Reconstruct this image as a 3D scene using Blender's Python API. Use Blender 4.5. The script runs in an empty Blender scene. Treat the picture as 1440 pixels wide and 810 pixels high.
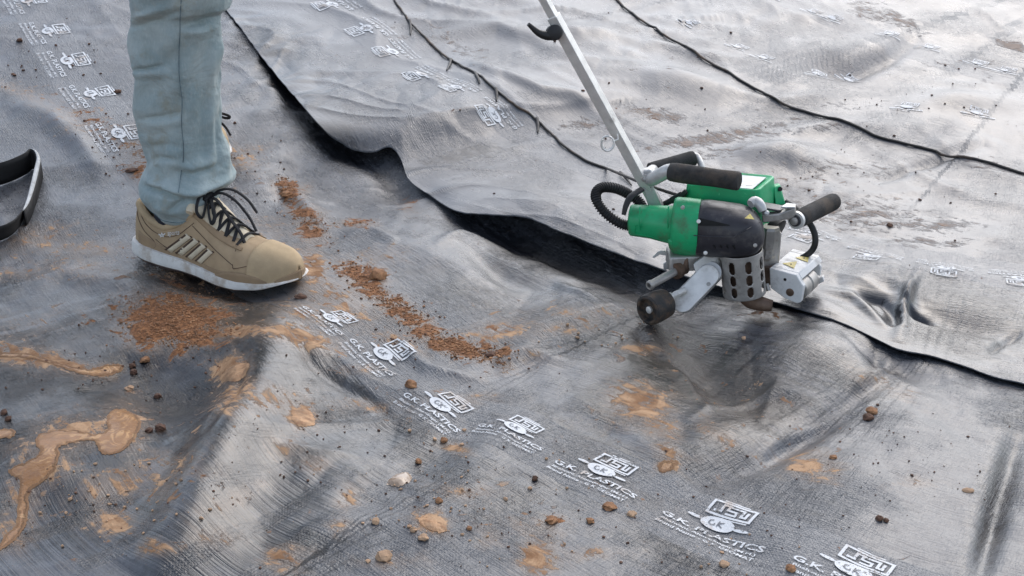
import bpy, bmesh, math, random
import numpy as np
from mathutils import Vector, Matrix

scene = bpy.context.scene
COL = scene.collection
rng = np.random.default_rng(7)
random.seed(7)

# ------------------------------------------------------------ camera, sky, sun
CAM_H, PITCH, FPX = 0.75, math.radians(22.0), 1800.0
cam_data = bpy.data.cameras.new('camera')
cam_data.sensor_width = 36.0
cam_data.lens = 36.0 * FPX / 1440.0
cam_data.clip_start = 0.02
cam_data.clip_end = 600
cam = bpy.data.objects.new('camera', cam_data)
COL.objects.link(cam)
cam.location = (0, 0, CAM_H)
cam.rotation_euler = (math.pi / 2 - PITCH, 0, 0)
scene.camera = cam

SUN_EL, SUN_AZ = math.radians(44), math.radians(26)      # azimuth measured from +Y towards +X
world = bpy.data.worlds.new('World')
scene.world = world
world.use_nodes = True
wt = world.node_tree
for n in list(wt.nodes):
    wt.nodes.remove(n)
w_out = wt.nodes.new('ShaderNodeOutputWorld')
w_bg = wt.nodes.new('ShaderNodeBackground')
w_sky = wt.nodes.new('ShaderNodeTexSky')
w_sky.sky_type = 'NISHITA'
w_sky.sun_disc = False
w_sky.sun_elevation = SUN_EL
w_sky.sun_rotation = SUN_AZ
w_sky.air_density = 1.0
w_sky.dust_density = 2.0
w_hsv = wt.nodes.new('ShaderNodeHueSaturation')            # overcast: the blue is washed out
w_hsv.inputs['Saturation'].default_value = 0.62
w_bg.inputs['Strength'].default_value = 0.15
wt.links.new(w_sky.outputs[0], w_hsv.inputs['Color'])
wt.links.new(w_hsv.outputs[0], w_bg.inputs['Color'])
wt.links.new(w_bg.outputs[0], w_out.inputs[0])

sun_data = bpy.data.lights.new('sun', 'SUN')
sun_data.energy = 0.7
sun_data.angle = math.radians(80)
sun_data.color = (1.0, 0.98, 0.955)
sun = bpy.data.objects.new('sun', sun_data)
COL.objects.link(sun)
sd = Vector((math.sin(SUN_AZ) * math.cos(SUN_EL), math.cos(SUN_AZ) * math.cos(SUN_EL), math.sin(SUN_EL)))
sun.rotation_euler = sd.to_track_quat('Z', 'Y').to_euler()

scene.view_settings.view_transform = 'Standard'
scene.view_settings.look = 'None'
scene.view_settings.exposure = 0.78
scene.view_settings.gamma = 1.0
scene.view_settings.use_curve_mapping = False

# ------------------------------------------------------------ node helper
class NT:
    def __init__(self, name):
        self.m = bpy.data.materials.new(name)
        self.m.use_nodes = True
        self.t = self.m.node_tree
        for n in list(self.t.nodes):
            self.t.nodes.remove(n)
        self.out = self.t.nodes.new('ShaderNodeOutputMaterial')
        self.b = self.t.nodes.new('ShaderNodeBsdfPrincipled')
        self.t.links.new(self.b.outputs[0], self.out.inputs[0])
    def put(self, sock, v):
        if isinstance(v, bpy.types.NodeSocket):
            self.t.links.new(v, sock)
        elif isinstance(v, (tuple, list)) and len(v) == 3 and sock.type == 'RGBA':
            sock.default_value = (*v, 1)
        else:
            sock.default_value = v
    def set(self, **kw):
        for k, v in kw.items():
            self.put(self.b.inputs[k.replace('_', ' ')], v)
    def math(self, op, a, b=0.0, c=0.0, clamp=False):
        n = self.t.nodes.new('ShaderNodeMath')
        n.operation = op
        n.use_clamp = clamp
        self.put(n.inputs[0], a); self.put(n.inputs[1], b); self.put(n.inputs[2], c)
        return n.outputs[0]
    def vmul(self, v, s):
        n = self.t.nodes.new('ShaderNodeVectorMath')
        n.operation = 'MULTIPLY'
        self.put(n.inputs[0], v); self.put(n.inputs[1], s)
        return n.outputs[0]
    def vadd(self, v, s):
        n = self.t.nodes.new('ShaderNodeVectorMath')
        n.operation = 'ADD'
        self.put(n.inputs[0], v); self.put(n.inputs[1], s)
        return n.outputs[0]
    def mix(self, f, a, b):
        n = self.t.nodes.new('ShaderNodeMix')
        n.data_type = 'RGBA'
        self.put(n.inputs[0], f); self.put(n.inputs[6], a); self.put(n.inputs[7], b)
        return n.outputs[2]
    def fmix(self, f, a, b):
        n = self.t.nodes.new('ShaderNodeMix')
        n.data_type = 'FLOAT'
        self.put(n.inputs[0], f); self.put(n.inputs[2], a); self.put(n.inputs[3], b)
        return n.outputs[0]
    def step(self, x, lo, hi, a=0.0, b=1.0):
        n = self.t.nodes.new('ShaderNodeMapRange')
        n.interpolation_type = 'SMOOTHSTEP'
        self.put(n.inputs[0], x); self.put(n.inputs[1], lo); self.put(n.inputs[2], hi)
        self.put(n.inputs[3], a); self.put(n.inputs[4], b)
        return n.outputs[0]
    def noise(self, vec, scale, detail=4.0, rough=0.55, dist=0.0):
        n = self.t.nodes.new('ShaderNodeTexNoise')
        if vec is not None:
            self.put(n.inputs['Vector'], vec)
        n.inputs['Scale'].default_value = scale
        n.inputs['Detail'].default_value = detail
        n.inputs['Roughness'].default_value = rough
        n.inputs['Distortion'].default_value = dist
        return n.outputs[0]
    def obj(self):
        return self.t.nodes.new('ShaderNodeTexCoord').outputs['Object']
    def uv(self):
        return self.t.nodes.new('ShaderNodeTexCoord').outputs['UV']
    def attr(self, name):
        n = self.t.nodes.new('ShaderNodeAttribute')
        n.attribute_name = name
        return n
    def sep(self, v):
        n = self.t.nodes.new('ShaderNodeSeparateXYZ')
        self.put(n.inputs[0], v)
        return n.outputs
    def bump(self, h, strength=1.0, dist=0.001, normal=None):
        n = self.t.nodes.new('ShaderNodeBump')
        n.inputs['Strength'].default_value = 1.0
        self.put(n.inputs['Strength'], strength)
        n.inputs['Distance'].default_value = dist
        self.put(n.inputs['Height'], h)
        if normal is not None:
            self.put(n.inputs['Normal'], normal)
        return n.outputs[0]

def simple_mat(name, col, rough=0.5, metal=0.0, var=0.25, nscale=25.0, bump=0.0, bscale=200.0,
               dirt=0.0, dirtcol=(0.16, 0.09, 0.045), dscale=30.0, spec=0.5, sheen=0.0, scratch=0.0):
    n = NT(name)
    o = n.obj()
    v = n.noise(o, nscale, 5.0, 0.6)
    dark = tuple(c * (1 - var) for c in col)
    lite = tuple(min(1, c * (1 + var)) for c in col)
    c = n.mix(n.step(v, 0.3, 0.7), dark, lite)
    if scratch > 0:
        s1 = n.step(n.noise(n.vmul(o, (35.0, 260.0, 420.0)), 1.0, 3.0, .6, .5), .665, .69)
        s2 = n.step(n.noise(n.vmul(o, (380.0, 90.0, 60.0)), 1.0, 3.0, .6, .5), .68, .70)
        wear = n.step(n.noise(o, 45.0, 5.0, .6), .45, .65)
        c = n.mix(n.math('MULTIPLY', n.math('MULTIPLY', n.math('MAXIMUM', s1, s2), wear), scratch), c, tuple(min(1, q * 1.5 + .10) for q in col))
    r = n.fmix(n.noise(o, nscale * 2.3, 4.0), rough * 0.75, min(1, rough * 1.25))
    if dirt > 0:
        d = n.noise(o, dscale, 8.0, 0.68)
        f = n.step(d, 0.62 - 0.3 * dirt, 0.8 - 0.3 * dirt, 0.0, min(1, 0.45 + dirt * .5))
        c = n.mix(f, c, dirtcol)
        r = n.fmix(f, r, 0.85)
        n.set(Metallic=n.fmix(f, metal, 0.0))
    else:
        n.set(Metallic=metal)
    n.set(Base_Color=c, Roughness=r, Specular_IOR_Level=spec)
    if sheen:
        n.set(Sheen_Weight=sheen)
    if bump > 0:
        n.set(Normal=n.bump(n.noise(o, bscale, 4.0), 1.0, bump))
    return n.m

# ------------------------------------------------------------ numpy noise and image geometry
_perm = np.random.default_rng(11).permutation(512)
_perm = np.concatenate([_perm, _perm, _perm])
_ga = np.random.default_rng(12).uniform(0, 2 * np.pi, 512)
_gx, _gy = np.cos(_ga), np.sin(_ga)

def perlin(x, y):
    xi = np.floor(x).astype(np.int64); yi = np.floor(y).astype(np.int64)
    xf = x - xi; yf = y - yi
    u = xf * xf * xf * (xf * (xf * 6 - 15) + 10); v = yf * yf * yf * (yf * (yf * 6 - 15) + 10)
    def g(ix, iy, dx, dy):
        h = _perm[(_perm[ix & 511] + iy) & 511]
        return _gx[h] * dx + _gy[h] * dy
    a = g(xi, yi, xf, yf); b = g(xi + 1, yi, xf - 1, yf)
    c = g(xi, yi + 1, xf, yf - 1); d = g(xi + 1, yi + 1, xf - 1, yf - 1)
    return (a + u * (b - a)) + v * ((c + u * (d - c)) - (a + u * (b - a)))

def ridged(x, y):
    return 1 - np.abs(perlin(x, y)) * 2.2

SP, CP = math.sin(PITCH), math.cos(PITCH)
def to_px(x, y, z):
    zc = y * CP + (CAM_H - z) * SP
    yc = y * SP + (z - CAM_H) * CP
    zc = np.maximum(zc, 0.05)
    return 720 + FPX * x / zc, 405 - FPX * yc / zc
def ray(px, py):
    px = np.asarray(px, float); py = np.asarray(py, float)
    dx = (px - 720) / FPX; dy = -(py - 405) / FPX
    return dx, dy * SP + CP, dy * CP - SP
def flat(px, py, z=0.0):
    dx, dy, dz = ray(px, py)
    t = (z - CAM_H) / dz
    return dx * t, dy * t

def gauss(px, py, cx, cy, rx, ry, ang=0.0):
    a = math.radians(ang); c, s = math.cos(a), math.sin(a)
    dx = px - cx; dy = py - cy
    u = (dx * c + dy * s) / rx; v = (-dx * s + dy * c) / ry
    return np.exp(-(u * u + v * v))
def poly_sd(px, py, pts):
    """signed distance to an open polyline (positive to its left going along it, image y down -> above for left-to-right)"""
    best = np.full(px.shape, 1e18); sgn = np.zeros(px.shape); arc = np.zeros(px.shape); acc = 0.0
    for (x0, y0), (x1, y1) in zip(pts[:-1], pts[1:]):
        ex, ey = x1 - x0, y1 - y0; L2 = ex * ex + ey * ey; L = math.sqrt(L2)
        t = np.clip(((px - x0) * ex + (py - y0) * ey) / L2, 0, 1)
        qx = px - x0 - t * ex; qy = py - y0 - t * ey
        d = qx * qx + qy * qy
        m = d < best
        best = np.where(m, d, best)
        cr = ex * (py - y0) - ey * (px - x0)
        sgn = np.where(m, np.sign(cr), sgn)
        arc = np.where(m, acc + t * L, arc)
        acc += L
    return np.sqrt(best), sgn, arc
def fade_ends(arc, pts):
    L = sum(math.dist(p, q) for p, q in zip(pts[:-1], pts[1:]))
    return np.clip(np.sin(np.pi * np.clip(arc / L, 0, 1)), 0, 1) ** .7
def catmull(pts, n=8):
    P = np.array(pts, float)
    P = np.vstack([2 * P[0] - P[1], P, 2 * P[-1] - P[-2]])
    out = []
    for i in range(1, len(P) - 2):
        p0, p1, p2, p3 = P[i - 1], P[i], P[i + 1], P[i + 2]
        for k in range(n):
            t = k / n
            out.append(0.5 * ((2 * p1) + (-p0 + p2) * t + (2 * p0 - 5 * p1 + 4 * p2 - p3) * t * t + (-p0 + 3 * p1 - 3 * p2 + p3) * t ** 3))
    out.append(P[-2])
    return np.array(out)

# ------------------------------------------------------------ relief of the two plastic sheets (metres, features written in image places)
def bank(x, y):      # the floor rises into a bank beyond the welder
    return 0.17 * 0.22 * np.logaddexp(0, (y - 2.25) / 0.22)
def base_h(x, y):
    far = np.clip((y - 2.1) / 1.2, 0, 1)
    h = bank(x, y) + 0.012 * perlin(x / 0.55 + 3.1, y / 0.75 + 1.7)
    h += 0.006 * perlin(x / 0.21 + 7.3 + 0.3 * y, y / 0.27 + 4.2)
    h += far * (0.018 * perlin(x / 0.95 + 11.3, y / 1.25 + 2.9) + 0.012 * perlin(x / .42 + 5, y / .6 + 9))
    # drawn-out wrinkles of stiff plastic
    r1 = ridged((x * .8 + y * .6) / 0.20 + 1.3 * perlin(x / .4, y / .4), (x * -.6 + y * .8) / 0.75 + 4)
    h += 0.0055 * r1 ** 3 * np.clip(.35 + 1.2 * perlin(x / .6 + 31, y / .6 + 8), 0, 1) * (1 + 1.6 * far)
    r2 = ridged((x * .55 + y * .83) / 0.085 + .9 * perlin(x / .17 + 3, y / .17), (x * -.83 + y * .55) / 0.30 + 14)
    h += 0.0026 * r2 ** 3 * np.clip(.1 + 1.5 * perlin(x / .33 + 61, y / .33 + 18), 0, 1)
    r3 = ridged((x * .9 - y * .43) / 0.12 + .9 * perlin(x / .2 + 9, y / .2), (x * .43 + y * .9) / 0.45 + 34)
    h += 0.0032 * r3 ** 3 * np.clip(.0 + 1.5 * perlin(x / .4 + 41, y / .4 + 28), 0, 1) * (1 + far)
    # crumpled patches: sharp valleys between small facets
    qx, qy = x + .03 * perlin(x / .11, y / .11 + 5), y + .03 * perlin(x / .11 + 7, y / .11)
    pa = np.clip(2.2 * perlin(x / .37 + 71, y / .37 + 38) + .25, 0, 1)
    h += pa * (.0062 * np.abs(perlin(qx / .13 + 2, qy / .17 + 6)) + (.0040 + .0022 * np.clip(3.4 - y, 0, 1)) * np.abs(perlin(qx / .062 + 12, qy / .08 + 16))) * (1 + .5 * far)
    r5 = np.clip(ridged((x * .35 + y * .94) / 0.16 + 1.1 * perlin(x / .3 + 2, y / .3 + 9), (x * -.94 + y * .35) / 0.6 + 54), 0, 1)
    h += .0065 * r5 ** 6 * np.clip(.1 + 1.7 * perlin(x / .5 + 81, y / .5 + 48), 0, 1)
    return h
RIDGES_L = [
    ([(1180, 470), (1215, 500), (1258, 520)], 7, -.007), ([(1256, 500), (1230, 530), (1190, 548)], 7, .007), ([(960, 600), (1010, 560), (1090, 548), (1160, 560)], 6, .006),
    ([(905, 470), (960, 520), (1000, 580)], 7, .007), ([(860, 450), (930, 500), (1040, 540)], 6, -.006), ([(610, 360), (650, 330), (720, 345)], 6, .006), ([(560, 470), (600, 520), (690, 540)], 8, .007),
    ([(400, 470), (440, 520), (520, 560), (560, 600)], 8, -.007), ([(330, 470), (346, 520), (332, 590), (290, 660)], 8, -.008), ([(780, 400), (830, 430), (850, 446)], 5, .007), ([(1060, 640), (1100, 610), (1170, 580), (1250, 560)], 5, .006),
    ([(90, 560), (180, 500), (260, 500)], 9, -.006), ([(480, 340), (520, 330), (560, 352)], 6, .007), ([(640, 520), (740, 500), (830, 520)], 7, .006), ([(380, 240), (392, 270), (430, 300)], 8, -.008),   # polyline in image, half width px, height m
    ([(395, 425), (388, 490), (352, 590), (300, 690), (215, 830)], 58, .048),
    ([(505, 300), (560, 345), (640, 372), (730, 430)], 46, .016),
    ([(690, 505), (780, 460), (850, 440), (905, 455)], 30, .016),
    ([(925, 465), (985, 495), (1020, 535), (1080, 560)], 32, -.024),
    ([(1255, 525), (1160, 590), (1080, 640), (960, 690)], 18, -.018),
    ([(1438, 590), (1408, 690), (1372, 830)], 16, -.016),
    ([(1060, 500), (1130, 495), (1230, 500)], 34, .018),
    ([(0, 140), (70, 170), (112, 205), (140, 245), (150, 262)], 15, .017),
    ([(640, 345), (700, 385), (790, 420)], 14, -.010),
    ([(560, 600), (660, 640), (760, 575)], 40, .010),
    ([(860, 600), (960, 640), (1060, 590)], 26, .012),
    ([(480, 720), (620, 640), (700, 600)], 26, -.010),
    ([(0, 400), (90, 385), (190, 405), (320, 415)], 16, .010),
    ([(0, 640), (120, 690), (230, 640)], 34, .012),
    ([(880, 700), (960, 715), (1110, 800)], 20, -.006),
    ([(345, 330), (420, 240), (560, 300)], 26, -.012),
    ([(330, 245), (400, 262), (470, 330)], 16, .012),
    ([(1060, 790), (1180, 700), (1330, 600)], 60, .012),
]
BUMPS_L = [
    (800, 356, 140, 24, 20, -.034), (700, 318, 60, 18, 10, -.014), (930, 420, 90, 30, 15, -.018),
    (300, 402, 80, 18, 8, -.022), (240, 535, 120, 46, 12, -.034), (110, 640, 120, 40, -20, .014), (700, 400, 60, 40, 60, -.012), (1000, 545, 100, 34, 20, -.008),
    (560, 255, 30, 26, 40, -.025), (530, 225, 40, 14, 25, -.014), (1270, 515, 60, 14, 20, -.012),
    (400, 118, 16, 70, -38, -.008),
    (600, 560, 60, 30, 0, .010), (450, 640, 60, 50, 0, .010),
]
RIDGES_U = [
    ([(1200, 420), (1240, 428), (1262, 446)], 5, -.012), ([(1290, 398), (1276, 424), (1268, 440), (1272, 470)], 5, .014), ([(1264, 432), (1290, 446), (1316, 452)], 5, -.016),
    ([(1300, 380), (1284, 400), (1270, 428)], 8, .008), ([(1390, 500), (1410, 478), (1440, 462)], 5, -.010), ([(1150, 412), (1200, 424), (1250, 470)], 6, .008),
    ([(560, 200), (640, 186), (720, 172), (850, 158)], 3, .004), ([(700, 215), (790, 205), (860, 215)], 6, .005), ([(640, 130), (700, 150), (760, 190)], 5, .004),
    ([(900, 60), (980, 90), (1060, 96)], 4, .006), ([(1010, 140), (1090, 150), (1180, 140)], 5, .007), ([(1080, 30), (1160, 36), (1240, 26)], 4, .006), ([(1300, 120), (1360, 128), (1430, 120)], 4, .006),
    ([(1250, 385), (1275, 425), (1262, 490)], 11, .012),
    ([(1180, 405), (1235, 396), (1275, 392)], 16, .010),
    ([(1278, 432), (1330, 452), (1440, 470)], 12, -.012),
    ([(1285, 415), (1360, 425), (1460, 440)], 14, .006),
    ([(1150, 108), (1200, 108), (1250, 88), (1295, 55)], 9, -.020),
    ([(1080, 70), (1180, 84), (1240, 70), (1280, 42)], 16, .012),
    ([(1225, 262), (1285, 240), (1390, 208)], 5, -.012),
    ([(1060, 200), (1180, 180), (1300, 190)], 9, .009),
    ([(660, 110), (760, 150), (850, 158)], 7, .012),
    ([(590, 60), (700, 50), (840, 110)], 10, .012),
    ([(1160, 371), (1300, 384), (1460, 398)], 5, .004),
]
BUMPS_U = [
    (800, 322, 150, 26, 17, .022), (610, 282, 26, 14, 30, -.006),
    (1262, 452, 16, 12, 30, -.016), (1160, 440, 40, 14, 20, .006), (1100, 225, 60, 16, 0, .03),
    (1030, 300, 70, 18, 10, -.02), (960, 130, 70, 16, 10, .018), (1350, 150, 60, 14, 0, .018), (800, 60, 60, 10, 0, .016),
]
STEP_U = [(440, 216), (500, 216), (566, 216), (700, 182), (850, 160)]
def low_h(x, y):
    h = base_h(x, y)
    px, py = to_px(x, y, bank(x, y))
    for pts, w, a in RIDGES_L:
        d, _, arc = poly_sd(px, py, pts)
        h = h + a * np.exp(-(d / w) ** 2) * fade_ends(arc, pts)
    for cx, cy, rx, ry, an, a in BUMPS_L:
        h = h + a * gauss(px, py, cx, cy, rx, ry, an)
    near = np.clip((3.6 - y) / 1.0, 0, 1)
    h += near * 0.0022 * perlin(x / .075 + 2, y / .09 + 3) + near * .0014 * perlin(x / .03 + 2, y / .034 + 3)
    return h
def up_h(x, y):
    h = base_h(x, y) + 0.006
    px, py = to_px(x, y, bank(x, y))
    for pts, w, a in RIDGES_U:
        d, _, arc = poly_sd(px, py, pts)
        h = h + a * np.exp(-(d / w) ** 2) * fade_ends(arc, pts)
    for cx, cy, rx, ry, an, a in BUMPS_U:
        h = h + a * gauss(px, py, cx, cy, rx, ry, an)
    d, s, _ = poly_sd(px, py, STEP_U)
    h = h + .042 * (0.5 - 0.5 * np.tanh(s * d / 11)) * np.exp(-(d / 90) ** 2) * np.clip((900 - px) / 250, 0, 1)
    h += 0.0012 * perlin(x / .075 + 22, y / .09 + 13)
    return h

def march(fn, px, py, n=240):
    dx, dy, dz = ray(px, py)
    # coarse hit on the bank alone, then a fine search a little in front of it and behind it
    T0 = np.linspace(.5, 12, 600)[None]
    below = (CAM_H + dz[:, None] * T0) < bank(0, dy[:, None] * T0)
    tb = T0[0][np.argmax(below, axis=1)]
    ext = .17 / np.maximum(-dz + .12, .1)
    T = (tb - ext)[:, None] + 2 * ext[:, None] * np.linspace(0, 1, n)[None]
    X = dx[:, None] * T; Y = dy[:, None] * T; Z = CAM_H + dz[:, None] * T
    H = fn(X.ravel(), Y.ravel()).reshape(X.shape)
    below = Z < H
    i = np.argmax(below, axis=1)
    i = np.where(below.any(axis=1), np.maximum(i, 1), n - 1)
    k = np.arange(len(i))
    g0 = (Z - H)[k, i - 1]; g1 = (Z - H)[k, i]
    f = np.clip(g0 / (g0 - g1 + 1e-12), 0, 1)
    t = T[k, i - 1] + f * (T[k, i] - T[k, i - 1])
    return np.stack([dx * t, dy * t, CAM_H + dz * t], 1)

EDGE_PX = [(225, -75), (270, -32), (320, 16), (372, 85), (418, 140), (455, 182), (490, 207), (520, 214), (548, 207), (563, 222), (576, 254), (606, 275), (640, 296),
           (690, 302), (742, 307), (790, 325), (850, 350), (930, 378), (1010, 402), (1085, 424), (1140, 439), (1190, 457), (1240, 480), (1265, 491),
           (1310, 500), (1350, 512), (1400, 530), (1440, 540), (1540, 568), (1700, 600), (2000, 640)]
_e = catmull(EDGE_PX, 6)
_E3 = march(up_h, _e[:, 0], _e[:, 1])
_ox = _E3[:, 0]
for i in range(1, len(_ox)):
    if _ox[i] <= _ox[i - 1] + 1e-4:
        _ox[i] = _ox[i - 1] + 1e-4
def y_edge(x):
    y = np.interp(x, _ox, _E3[:, 1]) + .004 * perlin(x / .05, x * 0 + .3) + .0016 * perlin(x / .016, x * 0 + 7.3)
    y = np.where(x < _ox[0], _E3[0, 1] - 2.0 * (x - _ox[0]), y)
    return y
def low_exact(x, y):
    h = low_h(x, y)
    s = y - y_edge(x)
    u = up_h(x, y)
    lim = u - (0.0014 + .0035 * np.clip(perlin(x / .12 + 3, y * 0 + .5) + .1, 0, 1)) - 0.03 * np.clip((s - 0.05) / 0.25, 0, 1) + .35 * np.clip(-s - .012, 0, 1)
    return np.minimum(h, lim)
class Relief:      # heights kept on a fine grid, so that looking them up again is quick
    def __init__(s, fn, x0=-2.2, x1=2.2, y0=.7, y1=6.0, st=.005):
        s.fn, s.x0, s.y0, s.st = fn, x0, y0, st
        xs, ys = np.arange(x0, x1, st), np.arange(y0, y1, st)
        X, Y = np.meshgrid(xs, ys)
        s.Z = fn(X.ravel(), Y.ravel()).reshape(X.shape)
    def __call__(s, x, y):
        x = np.asarray(x, float); y = np.asarray(y, float)
        u = np.clip((x - s.x0) / s.st, 0, s.Z.shape[1] - 1.001); v = np.clip((y - s.y0) / s.st, 0, s.Z.shape[0] - 1.001)
        i = u.astype(int); j = v.astype(int); a = u - i; b = v - j
        return (s.Z[j, i] * (1 - a) + s.Z[j, i + 1] * a) * (1 - b) + (s.Z[j + 1, i] * (1 - a) + s.Z[j + 1, i + 1] * a) * b
low_final = Relief(low_exact)
up_final = Relief(up_h)
def top_h(x, y):
    return np.where(y > y_edge(x), up_final(x, y), low_final(x, y))
def on_ground(pts, fn=None):
    a = np.array(pts, float)
    return march(fn or top_h, a[:, 0], a[:, 1])

# ------------------------------------------------------------ object helpers
def link_mesh(name, V, F, mat, smooth=True, sharp=None):
    me = bpy.data.meshes.new(name)
    me.from_pydata([tuple(map(float, v)) for v in V], [], [tuple(int(i) for i in f) for f in F])
    if mat is not None:
        for m in (mat if isinstance(mat, (list, tuple)) else [mat]):
            me.materials.append(m)
    if smooth:
        me.shade_smooth()
        if sharp:
            me.set_sharp_from_angle(angle=math.radians(sharp))
    o = bpy.data.objects.new(name, me)
    COL.objects.link(o)
    return o
def tag(o, label=None, cat=None, group=None, kind=None):
    if label: o['label'] = label
    if cat: o['category'] = cat
    if group: o['group'] = group
    if kind: o['kind'] = kind
    return o
class Thing:
    def __init__(self, name, label, cat, loc, group=None):
        self.loc = np.array(loc, float)
        self.e = bpy.data.objects.new(name, None)
        self.e.empty_display_size = 0.05
        COL.objects.link(self.e)
        self.e.location = tuple(self.loc)
        tag(self.e, label, cat, group)
    def part(self, name, vf, mat, parent=None, bevel=0.0, segs=2, smooth=True, sharp=38, solid=0.0, label=None):
        V, F = vf
        V = np.asarray(V, float) - self.loc
        o = link_mesh(name, V, F, mat, smooth, sharp)
        o.parent = parent or self.e
        if solid:
            md = o.modifiers.new('solid', 'SOLIDIFY'); md.thickness = solid; md.offset = 0
        if bevel:
            md = o.modifiers.new('bevel', 'BEVEL')
            md.width = bevel; md.segments = segs; md.limit_method = 'ANGLE'; md.angle_limit = math.radians(32)
        if label:
            o['label'] = label
        return o

def merge(*vfs):
    V = []; F = []
    for v, f in vfs:
        k = len(V)
        V.extend([tuple(p) for p in v]); F.extend([tuple(i + k for i in q) for q in f])
    return V, F
def frame(d):
    d = np.asarray(d, float); d = d / np.linalg.norm(d)
    a = np.array([0, 0, 1.0]) if abs(d[2]) < 0.9 else np.array([0, 1.0, 0])
    u = np.cross(d, a); u /= np.linalg.norm(u)
    return d, u, np.cross(u, d)
def loft(rings, cap0=True, cap1=True, closed=True):
    n = len(rings[0]); V = [tuple(p) for r in rings for p in r]; F = []
    for i in range(len(rings) - 1):
        for j in range(n if closed else n - 1):
            k = (j + 1) % n
            F.append((i * n + j, i * n + k, (i + 1) * n + k, (i + 1) * n + j))
    if closed and cap0: F.append(tuple(reversed(range(n))))
    if closed and cap1: F.append(tuple((len(rings) - 1) * n + j for j in range(n)))
    return V, F
def tube(pts, r, n=12, flat_=1.0, caps=True, roll=0.0, square=False):
    P = np.array(pts, float); m = len(P)
    R = np.full(m, r) if np.isscalar(r) else np.array(r, float)
    T = np.gradient(P, axis=0); T /= np.linalg.norm(T, axis=1)[:, None]
    _, u, v = frame(T[0]); rings = []
    for i in range(m):
        if i:
            u = u - T[i] * np.dot(u, T[i]); u /= np.linalg.norm(u)
        v = np.cross(T[i], u)
        rings.append([P[i] + R[i] * (math.cos(a + roll) * u + flat_ * math.sin(a + roll) * v) for a in np.linspace(0, 2 * math.pi, n, endpoint=False)])
    return loft(rings, caps, caps)
def lathe(p0, d, prof, n=24, ph=0.0):
    d, u, v = frame(d); p0 = np.asarray(p0, float)
    rings = [[p0 + d * t + r * (math.cos(a + ph) * u + math.sin(a + ph) * v) for a in np.linspace(0, 2 * math.pi, n, endpoint=False)] for t, r in prof]
    return loft(rings)
def hexa(p):
    """8 corners: bottom ring 0-3, top ring 4-7"""
    return [tuple(q) for q in p], [(3, 2, 1, 0), (4, 5, 6, 7), (0, 1, 5, 4), (1, 2, 6, 5), (2, 3, 7, 6), (3, 0, 4, 7)]
def extrude(poly, vec):
    n = len(poly); vec = np.asarray(vec, float)
    V = [tuple(p) for p in poly] + [tuple(np.asarray(p, float) + vec) for p in poly]
    F = [tuple(reversed(range(n))), tuple(range(n, 2 * n))]
    F += [(j, (j + 1) % n, n + (j + 1) % n, n + j) for j in range(n)]
    return V, F
def box(c, ax, ay, az):
    c, ax, ay, az = (np.asarray(q, float) for q in (c, ax, ay, az))
    return hexa([c - ax - ay - az, c + ax - ay - az, c + ax + ay - az, c - ax + ay - az, c - ax - ay + az, c + ax - ay + az, c + ax + ay + az, c - ax + ay + az])
# ------------------------------------------------------------ curves of the printed bands (image places of the emblem discs)
BAND_L = [(-30, -110), (20, -35), (70, 45), (95, 88), (130, 133), (170, 185), (240, 270), (330, 360), (400, 405), (468, 450), (540, 500), (620, 573), (727, 604), (850, 663), (1012, 740), (1205, 803), (1480, 890), (1700, 950)]
BAND_U = [(380, -60), (440, 0), (500, 38), (545, 72), (588, 102), (636, 122), (690, 158), (780, 215), (900, 262), (1010, 300), (1128, 331), (1219, 360), (1328, 374), (1440, 392), (1560, 410), (1750, 430)]
def plan_curve(pxs, fn):
    c = catmull(pxs, 5)
    return march(lambda x, y: bank(x, y), c[:, 0], c[:, 1])[:, :2]
CL = plan_curve(BAND_L, low_h)
CU = plan_curve(BAND_U, up_h)
def smooth_curve(c, k=9):
    o = c.copy()
    for _ in range(k):
        o[1:-1] = (o[:-2] + 2 * o[1:-1] + o[2:]) / 4
    return o
CL = smooth_curve(CL, 5); CU = smooth_curve(CU, 5)

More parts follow.
